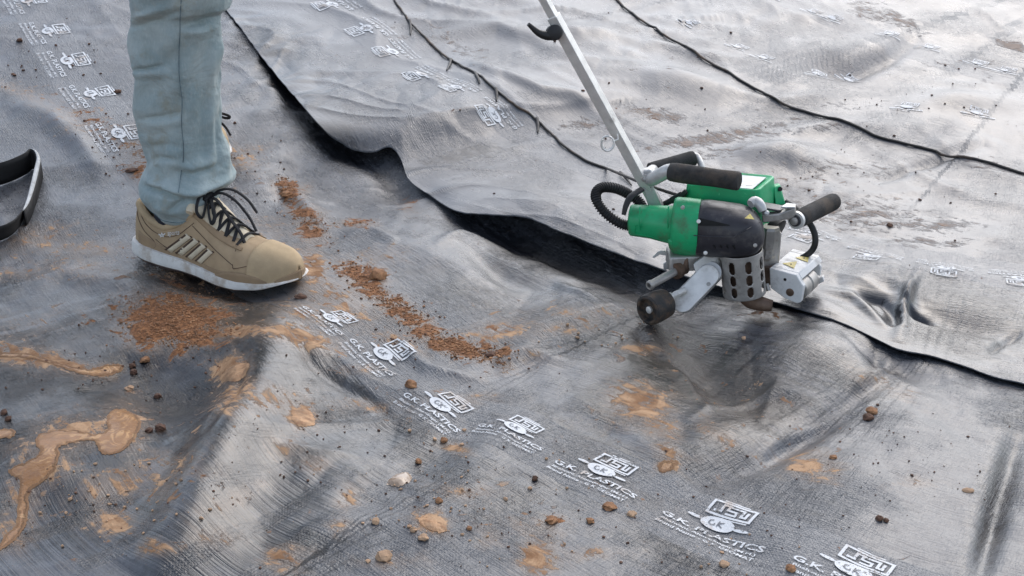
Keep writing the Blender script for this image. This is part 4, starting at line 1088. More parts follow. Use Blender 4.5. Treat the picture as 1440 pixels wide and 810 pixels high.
def build_shoe(sh, P_, laces=True, simple=False):
    us = np.concatenate([np.linspace(-.036, .1, 22), np.linspace(.12, .84, 36), np.linspace(.86, 1.02, 20)])
    ts = np.linspace(0, 1, 81)
    V = [sh.S(u, t) for u in us for t in ts]; F = []; nt = len(ts)
    for i in range(len(us) - 1):
        for j in range(nt - 1):
            um = (us[i] + us[i + 1]) / 2; tm = (ts[j] + ts[j + 1]) / 2
            if um < .46 and abs(tm - .5) < .5 - sh.tc(um): continue
            F.append((i * nt + j, (i + 1) * nt + j, (i + 1) * nt + j + 1, i * nt + j + 1))
    upper_ = P_.part('shoe', (V, F), M_TAN, solid=.0022, sharp=70)
    # sole
    def outline(off, zf):
        U = np.concatenate([np.linspace(-.036, .0, 10), np.linspace(.03, .93, 26), np.linspace(.95, 1.021, 12)])
        g = lambda u: .5 + (u - .5) * (1 + off / (sh.L * .53))
        return [sh.pt(g(u), -(sh.W(u) + off), zf(u)) for u in U] + [sh.pt(g(u), (sh.W(u) + off), zf(u)) for u in U[::-1]]
    mid = lambda k: (lambda u: sh.B(u) + (sh.T(u) - sh.B(u)) * k)
    sole = P_.part('midsole', loft([outline(.000, mid(.16)), outline(.0045, mid(.22)), outline(.0055, mid(.45)), outline(.0048, mid(.55)), outline(.0050, mid(.75)), outline(.0035, mid(.97)), outline(-.001, mid(1.0))]), M_SOLE, upper_, sharp=50)
    P_.part('outsole', loft([outline(-.003, mid(-.02)), outline(.001, mid(.0)), outline(.0025, mid(.10)), outline(.0015, mid(.17))]), M_OUT, upper_, sharp=50)
    # padded collar round the ankle opening
    cu_ = np.concatenate([np.linspace(.45, .0, 20), [-.015, -.028, -.034]])
    path = [sh.S(u, sh.tc(u), -.003) for u in cu_]
    back = [sh.S(u, 1 - sh.tc(u), -.003) for u in cu_[::-1]]
    cpath = catmull(path + back, 2)
    P_.part('collar', tube(cpath, .0062, 12), M_TOE, upper_)
    # tongue
    tong = lambda u: np.interp(u, [.43, .50, .58, .68, .74], [.121, .109, .093, .0755, .066])
    rows = []
    for k, u in enumerate(np.linspace(.74, .43, 12)):
        z = tong(u)
        wd = np.interp(u, [.43, .55, .74], [.031, .027, .017])
        row = [sh.pt(u, wd * w, z + .002 - .012 * w * w) for w in np.linspace(-1, 1, 9)]
        rows.append(row)
    P_.part('tongue', loft(rows, False, False, False), M_PALE, upper_, solid=.006)
    te = [sh.pt(.437 - .012 * (1 - w * w), .033 * w, .120 - .016 * w * w) for w in np.linspace(-1, 1, 9)]
    P_.part('tongue_edge', tube(te, [.006] + [.0095] * 7 + [.006], 14), M_PALE, upper_)
    P_.part('insole', loft([[sh.pt(u, sh.W(u) * .8 * w, .034) for w in (-1, 0, 1)] for u in np.linspace(.0, .45, 5)], False, False, False), M_SOCK, upper_)
    if simple: return upper_
    # overlays on the outer side
    def patch(name, us_, lo, hi, mat, off=.0012, n=5, th=.0016):
        rows = []
        for u in us_:
            a, b = lo(u), hi(u)
            rows.append([sh.S(u, a + (b - a) * k / n, off) for k in range(n + 1)])
        return P_.part(name, loft(rows, False, False, False), mat, upper_, solid=th)
    rng_u = lambda a, b, n=14: np.linspace(a, b, n)
    Z = lambda u, z: sh.tz(u, z)
    for sgn in (0, 1):
        fl = (lambda t: t) if sgn == 0 else (lambda t: 1 - t)
        patch('mudguard_strip', rng_u(.03, .80, 30), lambda u: fl(.0), lambda u: fl(Z(u, sh.T(u) + np.interp(u, [.03, .15, .3, .6, .74, .8], [.020, .014, .007, .007, .012, .002]))), M_TAN2)
        patch('eyestay', rng_u(.44, .76, 18), lambda u: fl(np.interp(u, [.44, .56, .76], [.315, .33, .37])), lambda u: fl(np.interp(u, [.44, .56, .70, .76], [.375, .405, .425, .40])), M_TAN2, .002)
    patch('toe_cap', np.concatenate([rng_u(.82, .97, 14), rng_u(.975, 1.0195, 10)]), lambda u: .0, lambda u: 1.0, M_TOE, .0030, 60)
    patch('toe_band', rng_u(.62, .93, 24), lambda u: 0.0, lambda u: Z(u, sh.T(u) + np.interp(u, [.62, .72, .80, .88, .93], [.001, .012, .013, .009, .001])), M_TAN2, .0042)
    patch('toe_bumper', np.concatenate([rng_u(.965, 1.0, 8), rng_u(1.003, 1.0215, 8)]), lambda u: 0.0, lambda u: max(.004, Z(u, sh.T(u) + np.interp(u, [.965, 1.0, 1.02], [.001, .006, .008]))), M_TAN2, .0052)
    patch('toe_bumper', np.concatenate([rng_u(.965, 1.0, 8), rng_u(1.003, 1.0215, 8)]), lambda u: 1.0, lambda u: 1 - max(.004, Z(u, sh.T(u) + np.interp(u, [.965, 1.0, 1.02], [.001, .006, .008]))), M_TAN2, .0052)
    line = lambda q, of, k=5: P_.part('stitch_line', tube(catmull([sh.S(u, t, of) for u, t in q], k), .00055, 5), M_LINE, upper_)
    line([(.0, Z(0, .082)), (.03, Z(.03, .070)), (.075, Z(.075, .056)), (.13, Z(.13, .047)), (.165, Z(.165, .040)), (.168, Z(.168, .034)), (.15, Z(.15, .030))], .0016)
    line([(.02, Z(.02, .088)), (.08, Z(.08, .070)), (.16, Z(.16, .058)), (.25, Z(.25, .054)), (.33, Z(.33, .061)), (.40, Z(.40, .075)), (.45, Z(.45, .086))], .0016)
    line([(.17, Z(.17, .046)), (.24, Z(.24, .037)), (.30, Z(.30, .0335))], .0016)
    line([(.73, .36), (.735, Z(.735, .034)), (.76, Z(.76, .033)), (.82, Z(.82, .038)), (.855, Z(.855, .043)), (.87, .40), (.868, .5)], .0016)
    line([(.44, Z(.44, .081)), (.52, Z(.52, .068)), (.60, Z(.60, .055)), (.68, Z(.68, .044)), (.735, Z(.735, .036))], .0018)
    # four pale slanting bars edged in brown
    for k in range(4):
        u0 = .262 + k * .073
        zl = sh.T(u0) + .0065; zh = (.064, .0605, .0560, .0505)[k]; run = (.150, .135, .118, .098)[k]
        for (du, wd, mat, nm, of) in ((0, .032, M_PALE, 'pale_bar', .0022), (-.0215, .0095, M_LINE, 'bar_edge', .0023), (.0215, .0095, M_LINE, 'bar_edge', .0018)):
            rows = []
            for q in np.linspace(0, 1, 9):
                uc = u0 + run * q + du; z = zl + (zh - zl) * q
                rows.append([sh.S(uc + wd * w, Z(uc + wd * w, z - wd * w * .12), of) for w in (-.6, 0, .6)])
            P_.part(nm, loft(rows, False, False, False), mat, upper_, solid=.0008)
    # lettering by the ankle
    def on_side(name, vf, u0, z0, su, sz, mat):
        V2, F2 = vf
        V3 = []
        for p in V2:
            u = u0 + p[0] * su; z = z0 + p[1] * sz + p[0] * su * .065
            V3.append(sh.S(u, Z(u, z), .0026))
        P_.part(name, (V3, F2), mat, upper_)
    on_side('lettering', text_geo('sports', 1.0, .014, 'LEFT', maxe=.3), .262, .0600, .033, .0115, M_SOLE)
    em = merge2(stroke2([(-.9, .12), (-.3, -.1), (.0, .25), (.3, -.1), (.9, .16)], .2), stroke2([(-.5, -.35), (0, -.2), (.5, -.35)], .16))
    on_side('emblem', em, .222, .0560, .026, .010, M_SOLE)
    # laces
    us5 = [.50, .55, .60, .65, .70]
    def eye(u, s_): 
        t = np.interp(u, [.44, .56, .70, .76], [.375, .405, .425, .40]) - .015
        return sh.S(u, t if s_ == 0 else 1 - t, .004)
    tops = lambda u: sh.pt(u, 0, tong(u) + .008)
    for i in range(4):
        for s_ in (0, 1):
            a, b = eye(us5[i + 1], s_), eye(us5[i], 1 - s_)
            P_.part('lace', tube(catmull([a - EZ * .002, tops((us5[i] + us5[i + 1]) / 2) + sh.up * (.001 + .002 * s_), b - EZ * .002], 6), .0030, 8, .6), M_LACE, upper_)
    P_.part('lace', tube(catmull([eye(.725, 0) - EZ * .002, tops(.73) - EZ * .001, eye(.725, 1) - EZ * .002], 6), .0030, 8, .6), M_LACE, upper_)
    k0 = tops(.49) + sh.up * .004
    P_.part('lace_knot', tube(catmull([k0 - sh.lat * .011, k0 + sh.up * .004, k0 + sh.lat * .012, k0 - sh.up * .002, k0 - sh.lat * .006 + sh.up * .006], 5), .0040, 8), M_LACE, upper_)
    for pts in ([(0, 0, 0), (.04, .012, .010), (.10, .022, .010), (.17, .030, -.006), (.215, .034, -.026)], [(0, 0, 0), (.05, .010, .006), (.12, .016, -.004), (.19, .022, -.030), (.235, .022, -.052)],
                [(0, 0, 0), (-.01, -.02, .006), (.00, -.034, -.012), (.03, -.032, -.022), (.01, -.012, -.002)], [(0, 0, 0), (.05, -.014, -.004), (.09, -.024, -.022), (.08, -.030, -.030), (.04, -.020, -.012), (0, 0, 0)],
                [(0, 0, 0), (.07, -.006, -.002), (.15, -.010, -.024), (.22, -.012, -.044), (.255, -.016, -.058)]):
        P_.part('lace', tube(catmull([k0 + sh.e * (a * sh.L) - sh.lat * b + sh.up * c for a, b, c in pts], 6), .0030, 8, .65), M_LACE, upper_)
    return upper_

side = 1
shoe1 = Shoe(heel + EZ * .001, toe - EZ * .001, 1)
# outer side must face the viewpoint
if np.dot(shoe1.lat, np.array([0, -1.0, 0])) < 0: shoe1.lat = -shoe1.lat
def flip_fix(s):      # t=0 is +lat
    return s
build_shoe(shoe1, person)
# rear shoe
h2, t2 = on_ground([(281, 196), (293, 231)], low_final)
h2 = np.array(h2); t2 = np.array(t2)
d2 = (t2 - h2); d2[2] = 0; d2 /= np.linalg.norm(d2); h2 = t2 - d2 * .27
h2[2] = float(low_final(np.array([h2[0]]), np.array([h2[1]]))[0]) + .006; t2[2] += .004
shoe2 = Shoe(h2, t2, 1)
build_shoe(shoe2, person)

# jeans: rings from the image outline of the near leg, both legs and the hips one mesh
YL = (shoe1.pt(.17, 0, .1))[1]
def PL(px, py, D=0.0):
    dx, dy, dz = ray(px, py); t = (YL + D) / float(dy)
    return np.array([float(dx) * t, float(dy) * t, CAM_H + float(dz) * t])
rows = [  # image row, left, right, depth factor
    (294, 222, 292, .9, 0), (286, 212, 304, .9, .0), (277, 205, 313, .9, .0), (267, 201, 325, .9, .0), (256, 200, 331, .9, .0), (248, 202, 331, .88, 0), (238, 206, 327, .86, 0), (225, 208, 323, .85, 0), (205, 203.5, 317, .84, 0), (185, 198.5, 311, .84, 0),
    (160, 194, 307, .84, 0), (128, 190, 307, .84, 0), (96, 187, 308, .85, 0), (66, 185, 309, .86, 0), (44, 183.5, 308, .88, 0), (28, 183, 304, .9, 0), (19, 183, 305, .92, 0), (12, 183, 316, .96, 0), (0, 182, 321, .98, 0), (-30, 180, 324, 1.0, 0), (-80, 176, 330, 1.02, 0), (-160, 170, 344, 1.05, 0)]
NR = 132
dense_rows = []
R_ = np.array(rows, float)
ysd = np.concatenate([np.linspace(288, 200, 62), np.linspace(198.6, 30, 112), np.linspace(28.6, 4, 18), np.linspace(2, -160, 26)])
o_ = np.argsort(R_[:, 0])
def leg_rings():
    rings = []
    for y in ysd:
        l, r_, df = (np.interp(y, R_[o_, 0], R_[o_, k]) for k in (1, 2, 3))
        c = PL((l + r_) / 2, y); hw = (r_ - l) / 2 * math.sqrt(YL ** 2 + (CAM_H - c[2]) ** 2) / FPX
        hem = np.clip((y - 238) / 46, 0, 1)
        ring_ = []
        for a in np.linspace(0, 2 * math.pi, NR, endpoint=False):
            ca, sa = math.cos(a), math.sin(a)
            z = c[2]
            # folds: soft horizontal rolls stacked over the shoe, drag lines higher up
            ang = a
            q = .0
            low = np.clip((y - 175) / 90, 0, 1)
            q += low * .0042 * math.sin(2 * ang + .9 + y * .045) * math.sin(y * .11 + ang) + low * .0022 * math.sin(y * .155 + 1.7 * math.sin(ang + .6) + .8 * math.cos(2 * ang))
            q += (1 - low) * .0009 * math.sin(y * .10 + 2.2 * math.sin(ang - .5) + 1.1 * math.cos(3 * ang))
            q += .0042 * float(perlin(np.array([ang * 1.6 + 5 + y * .012]), np.array([y * .022]))[0]) * 2
            q += (1 - low) * .0022 * math.sin(5 * ang + .02 * y + 1.5 * math.sin(y * .03))
            q += .0035 * math.exp(-((y - 22) / 14) ** 2) * math.sin(ang * 3 + 1)
            q += .0030 * math.exp(-((y - 97 + 10 * math.cos(ang)) / 5) ** 2) * max(0, -ca) * -1
            rx, ry = hw + q, hw * df + q
            p = np.array([c[0] + rx * ca, c[1] + ry * sa, z])
            # hem dips towards the viewer's side, rides up on the instep
            p[2] -= hem * (.020 * max(0, -sa) ** 1.0 - .012 * max(0, ca) + .004 * max(0, -ca) * 0)
            ring_.append(p)
        rings.append(ring_)
    return rings
rA = leg_rings()
# creases and rolls of the cloth where the photograph shows them (image polyline, half width px, height m)
FOLDS = [([(180, 30), (218, 17), (262, 2)], 6, .0045), ([(182, 40), (222, 28), (256, 15)], 4, -.0035), ([(254, 36), (280, 32), (306, 20)], 5, -.005), ([(256, 46), (285, 44), (310, 34)], 7, .004),
         ([(182, 100), (205, 97), (230, 92)], 3.0, -.0045), ([(184, 110), (215, 106), (250, 100)], 7, .002), ([(190, 168), (225, 165), (256, 158)], 4, -.0030), ([(190, 178), (225, 176), (262, 168)], 8, .0025),
         ([(196, 206), (230, 204), (262, 208)], 5, -.002), ([(298, 240), (296, 180), (297, 120), (302, 70)], 6, .0035), ([(288, 240), (285, 190), (286, 130)], 6, -.0025), ([(310, 240), (306, 200), (304, 160)], 4, -.003),
         ([(198, 250), (223, 259), (263, 273), (290, 270)], 6, .0065), ([(200, 262), (228, 270), (262, 282)], 4, -.006), ([(218, 232), (226, 252), (229, 270)], 4, -.005), ([(266, 276), (301, 261), (331, 250)], 6, .0055), ([(270, 284), (301, 272), (326, 262)], 4, -.006),
         ([(234, 302), (249, 287), (274, 277)], 4, -.004), ([(240, 240), (270, 246), (300, 238), (322, 224)], 5, -.004), ([(236, 230), (270, 236), (302, 226)], 7, .003), ([(214, 292), (236, 300), (262, 300)], 4, .003), ([(205, 232), (222, 222), (250, 226)], 4, -.003)]
cl_ = [np.mean(r_, 0) for r_ in rA]
flat_v = np.array([p for r_ in rA for p in r_]); ctr_v = np.repeat(np.array(cl_), NR, 0)
fpx, fpy = to_px(flat_v[:, 0], flat_v[:, 1], flat_v[:, 2])
disp = np.zeros(len(flat_v))
for pts_, w_, a_ in FOLDS:
    d_, _, arc_ = poly_sd(fpx, fpy, pts_)
    disp += 1.6 * a_ * np.exp(-(d_ / w_) ** 2) * fade_ends(arc_, pts_)
nv = (flat_v - ctr_v) * [1, 1, 0]; nv /= np.linalg.norm(nv, axis=1)[:, None] + 1e-9
disp *= np.clip(.35 - nv[:, 1], 0, 1)
flat_v = flat_v + nv * disp[:, None]
rA = [list(q) for q in flat_v.reshape(len(rA), NR, 3)]
inner_hem = [[p * 1.0 + (np.mean(rA[0], 0) - p) * .10 + EZ * .012 for p in rA[0]], [p + (np.mean(rA[0], 0) - p) * .05 + EZ * .0005 for p in rA[0]]]
rA = inner_hem + rA
topc = np.mean(rA[-1], 0)
# near leg goes on up to the hip
hipc = topc + np.array([.045, .12, .36])
def up_leg(r_last, c0, c1, k, r1):
    out = []
    for t in np.linspace(.12, 1, k):
        c = c0 + (c1 - c0) * t
        out.append([c + (p - c0) * np.array([1, 1, 0]) * (1 + (r1 - 1) * t) + EZ * (p[2] - c0[2]) for p in r_last])
    return out
rA += up_leg(rA[-1], topc, hipc, 12, 1.18)
# far leg: the same cloth, set over the rear shoe
c2 = shoe2.pt(.17, 0, .09); base = np.mean(rA[6], 0)
rB = [[c2 + (p - base) * np.array([.94, .94, 1.0]) + EZ * (-.01) - EX * .022 for p in r_] for r_ in rA[:len(ysd) + 2]]
tB = np.mean(rB[-1], 0)
hipB = hipc + np.array([.03, .17, .0])
rB += up_leg(rB[-1], tB, hipB, 12, 1.18)
hips = []
mc = (hipc + hipB) / 2
for z, k in ((-.06, .9), (.0, 1.0), (.07, 1.02), (.14, .98), (.2, .92)):
    hips.append([mc + np.array([.125 * k * math.cos(a), .19 * k * math.sin(a), z]) for a in np.linspace(0, 2 * math.pi, NR, endpoint=False)])
jeans = person.part('jeans', merge(loft(rA, False, True), loft(rB, False, True), loft(hips)), M_JEANS, sharp=80)
# side seam and hem stitching, lying on the cloth
def on_leg(px_, y):
    i = int(np.argmin(abs(ysd - y))) + 2
    c = np.mean(rA[i], 0)
    pts = [p for k, p in enumerate(rA[i]) if p[1] < c[1]]
    best = min(pts, key=lambda p: abs(to_px(p[0], p[1], p[2])[0] - px_))
    return best + (np.array([0, -1, .35])) * .0022
sm = [(254.5, -60), (254.5, -20), (254, 10), (253.5, 40), (253, 70), (254, 100), (256, 130), (257, 160), (257.5, 190), (257, 210), (254, 232), (252, 248)]
person.part('side_seam', tube(catmull([on_leg(a, b) for a, b in sm], 6), .0007, 6), M_SEAM, jeans)
hemline = [p + (p - np.mean(rA[6], 0)) * np.array([.012, .012, 0]) for p in rA[6]]
person.part('hem_stitching', tube(hemline + [hemline[0]], .0006, 5), M_SEAM, jeans)
hl2 = [p + (p - np.mean(rA[22], 0)) * np.array([.006, .006, 0]) for p in rA[23]]
# sock
a0, a1 = shoe1.pt(.20, 0, .04), shoe1.pt(.23, 0, .11)
person.part('sock', tube([a0, a0 + (a1 - a0) * .5, a1], [.032, .030, .030], 20), M_SOCK)
# loose lace ends of the rear shoe, standing out beside the shin
def at_y(px, py, Y):
    dx, dy, dz = ray(px, py); t = Y / float(dy)
    return np.array([float(dx) * t, float(dy) * t, CAM_H + float(dz) * t])
y2 = shoe2.pt(.5, 0, 0)[1]
person.part('lace', tube(catmull([at_y(296, 158, y2), at_y(309, 159, y2), at_y(321, 162.5, y2), at_y(322.5, 165.5, y2), at_y(317, 166, y2), at_y(306, 163, y2), at_y(296, 164, y2)], 6), .0028, 8), M_LACE)
person.part('lace', tube(catmull([at_y(300, 166, y2), at_y(310, 172, y2), at_y(318, 180, y2), at_y(324, 190, y2 - .01)], 6), .0026, 8), M_LACE)
# ------------------------------------------------------------ cables lying on the upper sheet
def cable(pxs, r, label, lifts=None, tail=None):
    pts = on_ground(pxs, top_h)
    c = catmull(pts, 10)
    c[:, 0] += .006 * perlin(c[:, 1] / .09 + 3, c[:, 0] / .09) + .002 * perlin(c[:, 1] / .03, c[:, 0] / .03)
    z = up_final(c[:, 0], c[:, 1])
    zl = low_final(c[:, 0], c[:, 1])
    z = np.where(c[:, 1] > y_edge(c[:, 0]), z, zl)
    k = np.ones(9) / 9
    zs = np.convolve(np.pad(z, 4, 'edge'), k, 'valid')
    c[:, 2] = np.maximum(z, zs) + r * .9
    if tail is not None:
        c = np.vstack([c[:-6], catmull([c[-7]] + tail, 8)[1:]])
    o = link_mesh('power_cable', *tube(c, r, 12), M_CABLE)
    tag(o, label, 'cable', 'black cables lying on the upper sheet')
    return o
cab = cable([(520, -70), (545, -22), (557, 3), (576, 32), (604, 60), (636, 86), (668, 104), (696, 126), (722, 147), (750, 165), (775, 190), (802, 214), (838, 233), (872, 245)], .0025,
      'black cable running down behind the steel pole into the green welder', tail=[P(902, 257, .10), P(930, 267, .085), P(952, 274, .068)])
for (a, b, c, d) in ((576, 31, 577, 50), (634, 86, 628, 100), (668, 105, 674, 119), (697, 127, 698, 144), (755, 169, 756, 188), (872, 246, 888, 262)):  # short dark tails tapering away from the cable
    g = on_ground([(a, b), ((a + c) / 2 + 1, (b + d) / 2), (c, d)], top_h)
    t_ = link_mesh('cable_tail', *tube(catmull([g[0] + [0, 0, .006], g[1] + [0, 0, .004], g[2] + [0, 0, .002]], 5), [.0034] * 6 + list(np.linspace(.003, .0014, 5)), 8, .6), M_RUB)
    t_.parent = cab
cable([(800, -50), (840, -26), (868, 2), (900, 29), (938, 54), (982, 77), (1020, 101), (1052, 121), (1092, 141), (1128, 157), (1168, 167), (1204, 179), (1232, 193), (1268, 202), (1308, 212), (1350, 222), (1396, 232), (1442, 247), (1500, 268), (1560, 280)], .0027,
      'long black cable crossing the far right of the upper sheet, away from the welder')

# ------------------------------------------------------------ offcut strip bent into a loop
M_STRIP = simple_mat('black_strip', (0.007, 0.0065, 0.007), .7, 0, .3, 30, .0003, 300, .15, (0.08, 0.06, 0.05), 20)
M_LINING = simple_mat('pale_lining', (0.55, 0.56, 0.56), .6, 0, .12, 40, .0005, 300, .25, (0.3, 0.27, 0.24), 30)
base_px = [(-150, 300), (-80, 278), (-30, 268), (10, 258), (36, 246), (47, 238), (50, 246), (46, 262), (40, 285), (33, 308), (25, 322), (12, 334), (-10, 342), (-50, 350), (-110, 352)]
bp = catmull(on_ground(base_px, low_final), 6)
strip = Thing('webbing_loop', 'black flat strip with a pale lining bent into an upright loop at left edge', 'plastic strip', bp[len(bp) // 2])
N_ = len(bp); T_ = np.gradient(bp[:, :2], axis=0); T_ /= np.linalg.norm(T_, axis=1)[:, None]
out_n = np.stack([T_[:, 1] * -1, T_[:, 0]], 1)            # left of travel
s_ = np.linspace(0, 1, N_)
ht_ = np.interp(s_, [0, .33, .42, .6, .75, 1], [.046, .040, .036, .030, .026, .028])
ln = np.interp(s_, [0, .3, .45, .7, 1], [-.004, -.002, .008, .008, .004])
rowsb = []
for q in (0, .25, .5, .75, 1):
    r_ = bp.copy(); r_[:, 2] += .001 + ht_ * q; r_[:, :2] += out_n * (ln * q ** 1.4)[:, None]; rowsb.append(r_)
strip.part('black_band', loft([list(r_) for r_ in np.array(rowsb)], False, False, False), M_STRIP, solid=.0018)
i0, i1 = int(N_ * .36), int(N_ * .70)
rowl = []
for q in (0, .5, 1):
    r_ = rowsb[4].copy()[i0:i1]; w = np.sin(np.linspace(0.25, math.pi * .95, i1 - i0)) ** .7
    r_[:, :2] += out_n[i0:i1] * (.007 * q * w)[:, None]; r_[:, 2] += (-.004 * q + .001) * w; rowl.append(r_)
lin = strip.part('pale_lining', loft([list(r_) for r_ in np.array(rowl)], False, False, False), M_LINING, solid=.0012)
rowo = []
for q in (0, .5, 1):
    r_ = rowl[2].copy(); g = low_final(r_[:, 0], r_[:, 1]); r_[:, 2] = r_[:, 2] * (1 - q) + (g + .001) * q; rowo.append(r_)
strip.part('outer_band', loft([list(r_) for r_ in np.array(rowo)], False, False, False), M_STRIP, solid=.0016)

# ------------------------------------------------------------ mud puddles
def puddle_material(name, c0, c1, c2):
    n = NT(name)
    o = n.obj()
    fl = n.noise(n.vmul(o, (1.0, 1.0, .2)), 17.0, 3.0, .5, .8)
    f = n.math('SINE', n.math('ADD', n.math('MULTIPLY', fl, 75.0), n.math('MULTIPLY', n.noise(o, 120.0, 4.0, .6), 2.5)))
    f = n.math('MULTIPLY', n.step(f, -.2, .9), n.step(n.noise(n.vadd(o, (3.0, 1.0, 0.0)), 24.0, 4.0, .6), .38, .6))
    c = n.mix(f, c0, c1)
    c = n.mix(n.step(n.noise(o, 40.0, 6.0, .65), .48, .66, 0, .7), c, c2)
    rim = n.math('ADD', n.attr('rim').outputs['Fac'], n.math('MULTIPLY', n.math('SUBTRACT', n.noise(o, 110.0, 6.0, .7), .5), 1.1))
    rf = n.step(rim, .35, .75)
    c = n.mix(n.math('MULTIPLY', rf, .75), c, (0.20, 0.115, 0.062))
    c = n.mix(n.step(n.noise(o, 330.0, 4.0, .7), .60, .70, 0, .5), c, (0.13, 0.075, 0.042))
    n.set(Base_Color=c, Roughness=n.fmix(rf, .30, .8), Specular_IOR_Level=.4, Normal=n.bump(n.math('ADD', n.noise(o, 90.0, 7.0, .65), rf), 1.0, .0016))
    return n.m
M_PUD = puddle_material('slurry', (0.31, 0.150, 0.055), (0.50, 0.285, 0.125), (0.24, 0.12, 0.055))
M_PAT = simple_mat('clay_pat', (0.40, 0.235, 0.125), .7, 0, .4, 60, .0025, 170, .5, (0.25, 0.125, 0.06), 70)
def puddle(outline, label, thick=.003, mat=None, name='mud_puddle'):
    c = catmull(list(outline) + [outline[0]], 12)[:-1]
    q = np.array([[p[0] + 2.6 * float((perlin(np.array([p[0] / 9 + 3]), np.array([p[1] / 9])) + .8 * perlin(np.array([p[0] / 3.1 + 3]), np.array([p[1] / 3.1])))[0]), p[1] + 2.6 * float((perlin(np.array([p[0] / 9]), np.array([p[1] / 9 + 9])) + .8 * perlin(np.array([p[0] / 3.1]), np.array([p[1] / 3.1 + 9])))[0])] for p in c])
    w = on_ground(q, top_h)[:, :2]
    bm = bmesh.new()
    vs = [bm.verts.new((x, y, 0)) for x, y in w]
    es = [bm.edges.new((vs[i], vs[(i + 1) % len(vs)])) for i in range(len(vs))]
    bmesh.ops.triangle_fill(bm, edges=es, use_beauty=True)
    for _ in range(3):
        big = [e for e in bm.edges if e.calc_length() > .006]
        if not big: break
        bmesh.ops.subdivide_edges(bm, edges=big, cuts=1); bmesh.ops.triangulate(bm, faces=bm.faces)
    bmesh.ops.recalc_face_normals(bm, faces=bm.faces)
    X = np.array([v.co.x for v in bm.verts]); Y = np.array([v.co.y for v in bm.verts])
    d, _, _ = poly_sd(X, Y, [tuple(p) for p in w] + [tuple(w[0])])
    Z = top_h(X, Y) + .0004 + thick * (1 - np.exp(-d / .004))
    bm.verts.index_update()
    F = [tuple(v.index for v in f.verts) for f in bm.faces]; bm.free()
    up = 0
    for f in F[:30]:
        a, b, c_ = (np.array([X[i], Y[i]]) for i in f[:3]); up += np.sign(np.cross(b - a, c_ - a))
    if up < 0: F = [tuple(reversed(f)) for f in F]
    o = link_mesh(name, np.stack([X, Y, Z], 1), F, mat or M_PUD)
    o.data.attributes.new('rim', 'FLOAT', 'POINT').data.foreach_set('value', np.exp(-d / .0045).astype(np.float32))
    tag(o, label, 'mud')
    return o
puddle([(-60, 800), (-10, 776), (8, 752), (22, 738), (25, 705), (28, 676), (14, 668), (14, 660), (40, 648), (56, 636), (50, 624), (52, 614), (80, 606), (110, 606), (132, 610), (150, 606), (152, 582), (170, 575), (196, 588),
        (196, 606), (180, 628), (160, 638), (142, 638), (134, 622), (118, 620), (98, 624), (82, 630), (84, 642), (74, 664), (58, 680), (42, 692), (40, 715), (38, 736), (24, 756), (4, 772), (-50, 812)],
       'long branching puddle of orange brown slurry in the lower left corner', .0009)
puddle([(-30, 606), (0, 604), (18, 604), (22, 610), (14, 616), (-30, 618)], 'small orange mud tongue cut by the left edge above the branching puddle', .0012)
puddle([(84, 511), (110, 517), (130, 520), (150, 513), (170, 513), (172, 520), (160, 527), (138, 529), (112, 525), (90, 518), (60, 508), (30, 503), (-20, 500), (-20, 496), (40, 498)], 'thin drawn out streak of orange slurry left of the crumbly earth patch', .0010)
puddle([(310, 536), (316, 522), (334, 512), (350, 512), (346, 526), (336, 536)], 'smooth flat pat of brown mud below the crumbly earth patch', .0022, M_PAT)
puddle([(410, 578), (424, 574), (436, 580), (442, 596), (424, 600), (412, 592)], 'square brown clay pat right of centre left ridge', .0026, M_PAT)
puddle([(588, 728), (604, 722), (612, 734), (626, 738), (628, 748), (612, 748), (594, 740)], 'kidney shaped reddish clay pat near the bottom edge', .0017, M_PAT)
puddle([(926, 652), (936, 648), (954, 648), (950, 656), (938, 664), (928, 662)], 'small smooth tan mud pool above the last big prints', .0015)
M_DROP = NT('muddy_water'); M_DROP.set(Base_Color=(0.34, 0.25, 0.18), Roughness=.08, Specular_IOR_Level=.6, Alpha=1.0); M_DROP = M_DROP.m
puddle([(544, 682), (550, 671), (568, 665), (580, 670), (576, 678), (560, 685)], 'large shiny drop of muddy water left of the middle prints', .006, M_DROP, 'water_drop')

# ------------------------------------------------------------ clods and pebbles
M_CLOD = simple_mat('red_clod', (0.30, 0.15, 0.072), .95, 0, .45, 60, .002, 260, .3, (0.40, 0.24, 0.13), 60)
M_CLOD2 = simple_mat('dark_clod', (0.115, 0.06, 0.038), .95, 0, .45, 60, .002, 260)
M_CLOD3 = simple_mat('tan_clod', (0.42, 0.27, 0.165), .8, 0, .3, 60, .001, 260)
def lump_mesh(name, seed, mat, sub=3, rough=.55):
    r_ = np.random.default_rng(seed)
    bm = bmesh.new(); bmesh.ops.create_icosphere(bm, subdivisions=sub, radius=1.0)
    V = np.array([v.co for v in bm.verts]); F = [tuple(v.index for v in f.verts) for f in bm.faces]; bm.free()
    k = seed * 3.7
    d = 1 + rough * (perlin(V[:, 0] * 1.1 + k, V[:, 1] * 1.1 + V[:, 2] * 1.3) + .5 * perlin(V[:, 0] * 2.6 + k, V[:, 2] * 2.6 + V[:, 1] * 2.1) + .3 * perlin(V[:, 1] * 5.3 + k, V[:, 2] * 5 + V[:, 0] * 4.1))
    V = V * d[:, None]; V[:, 2] = np.maximum(V[:, 2], -.55)
    return V, F
_lm = [lump_mesh('dirt_clod', s, None) for s in range(8)]
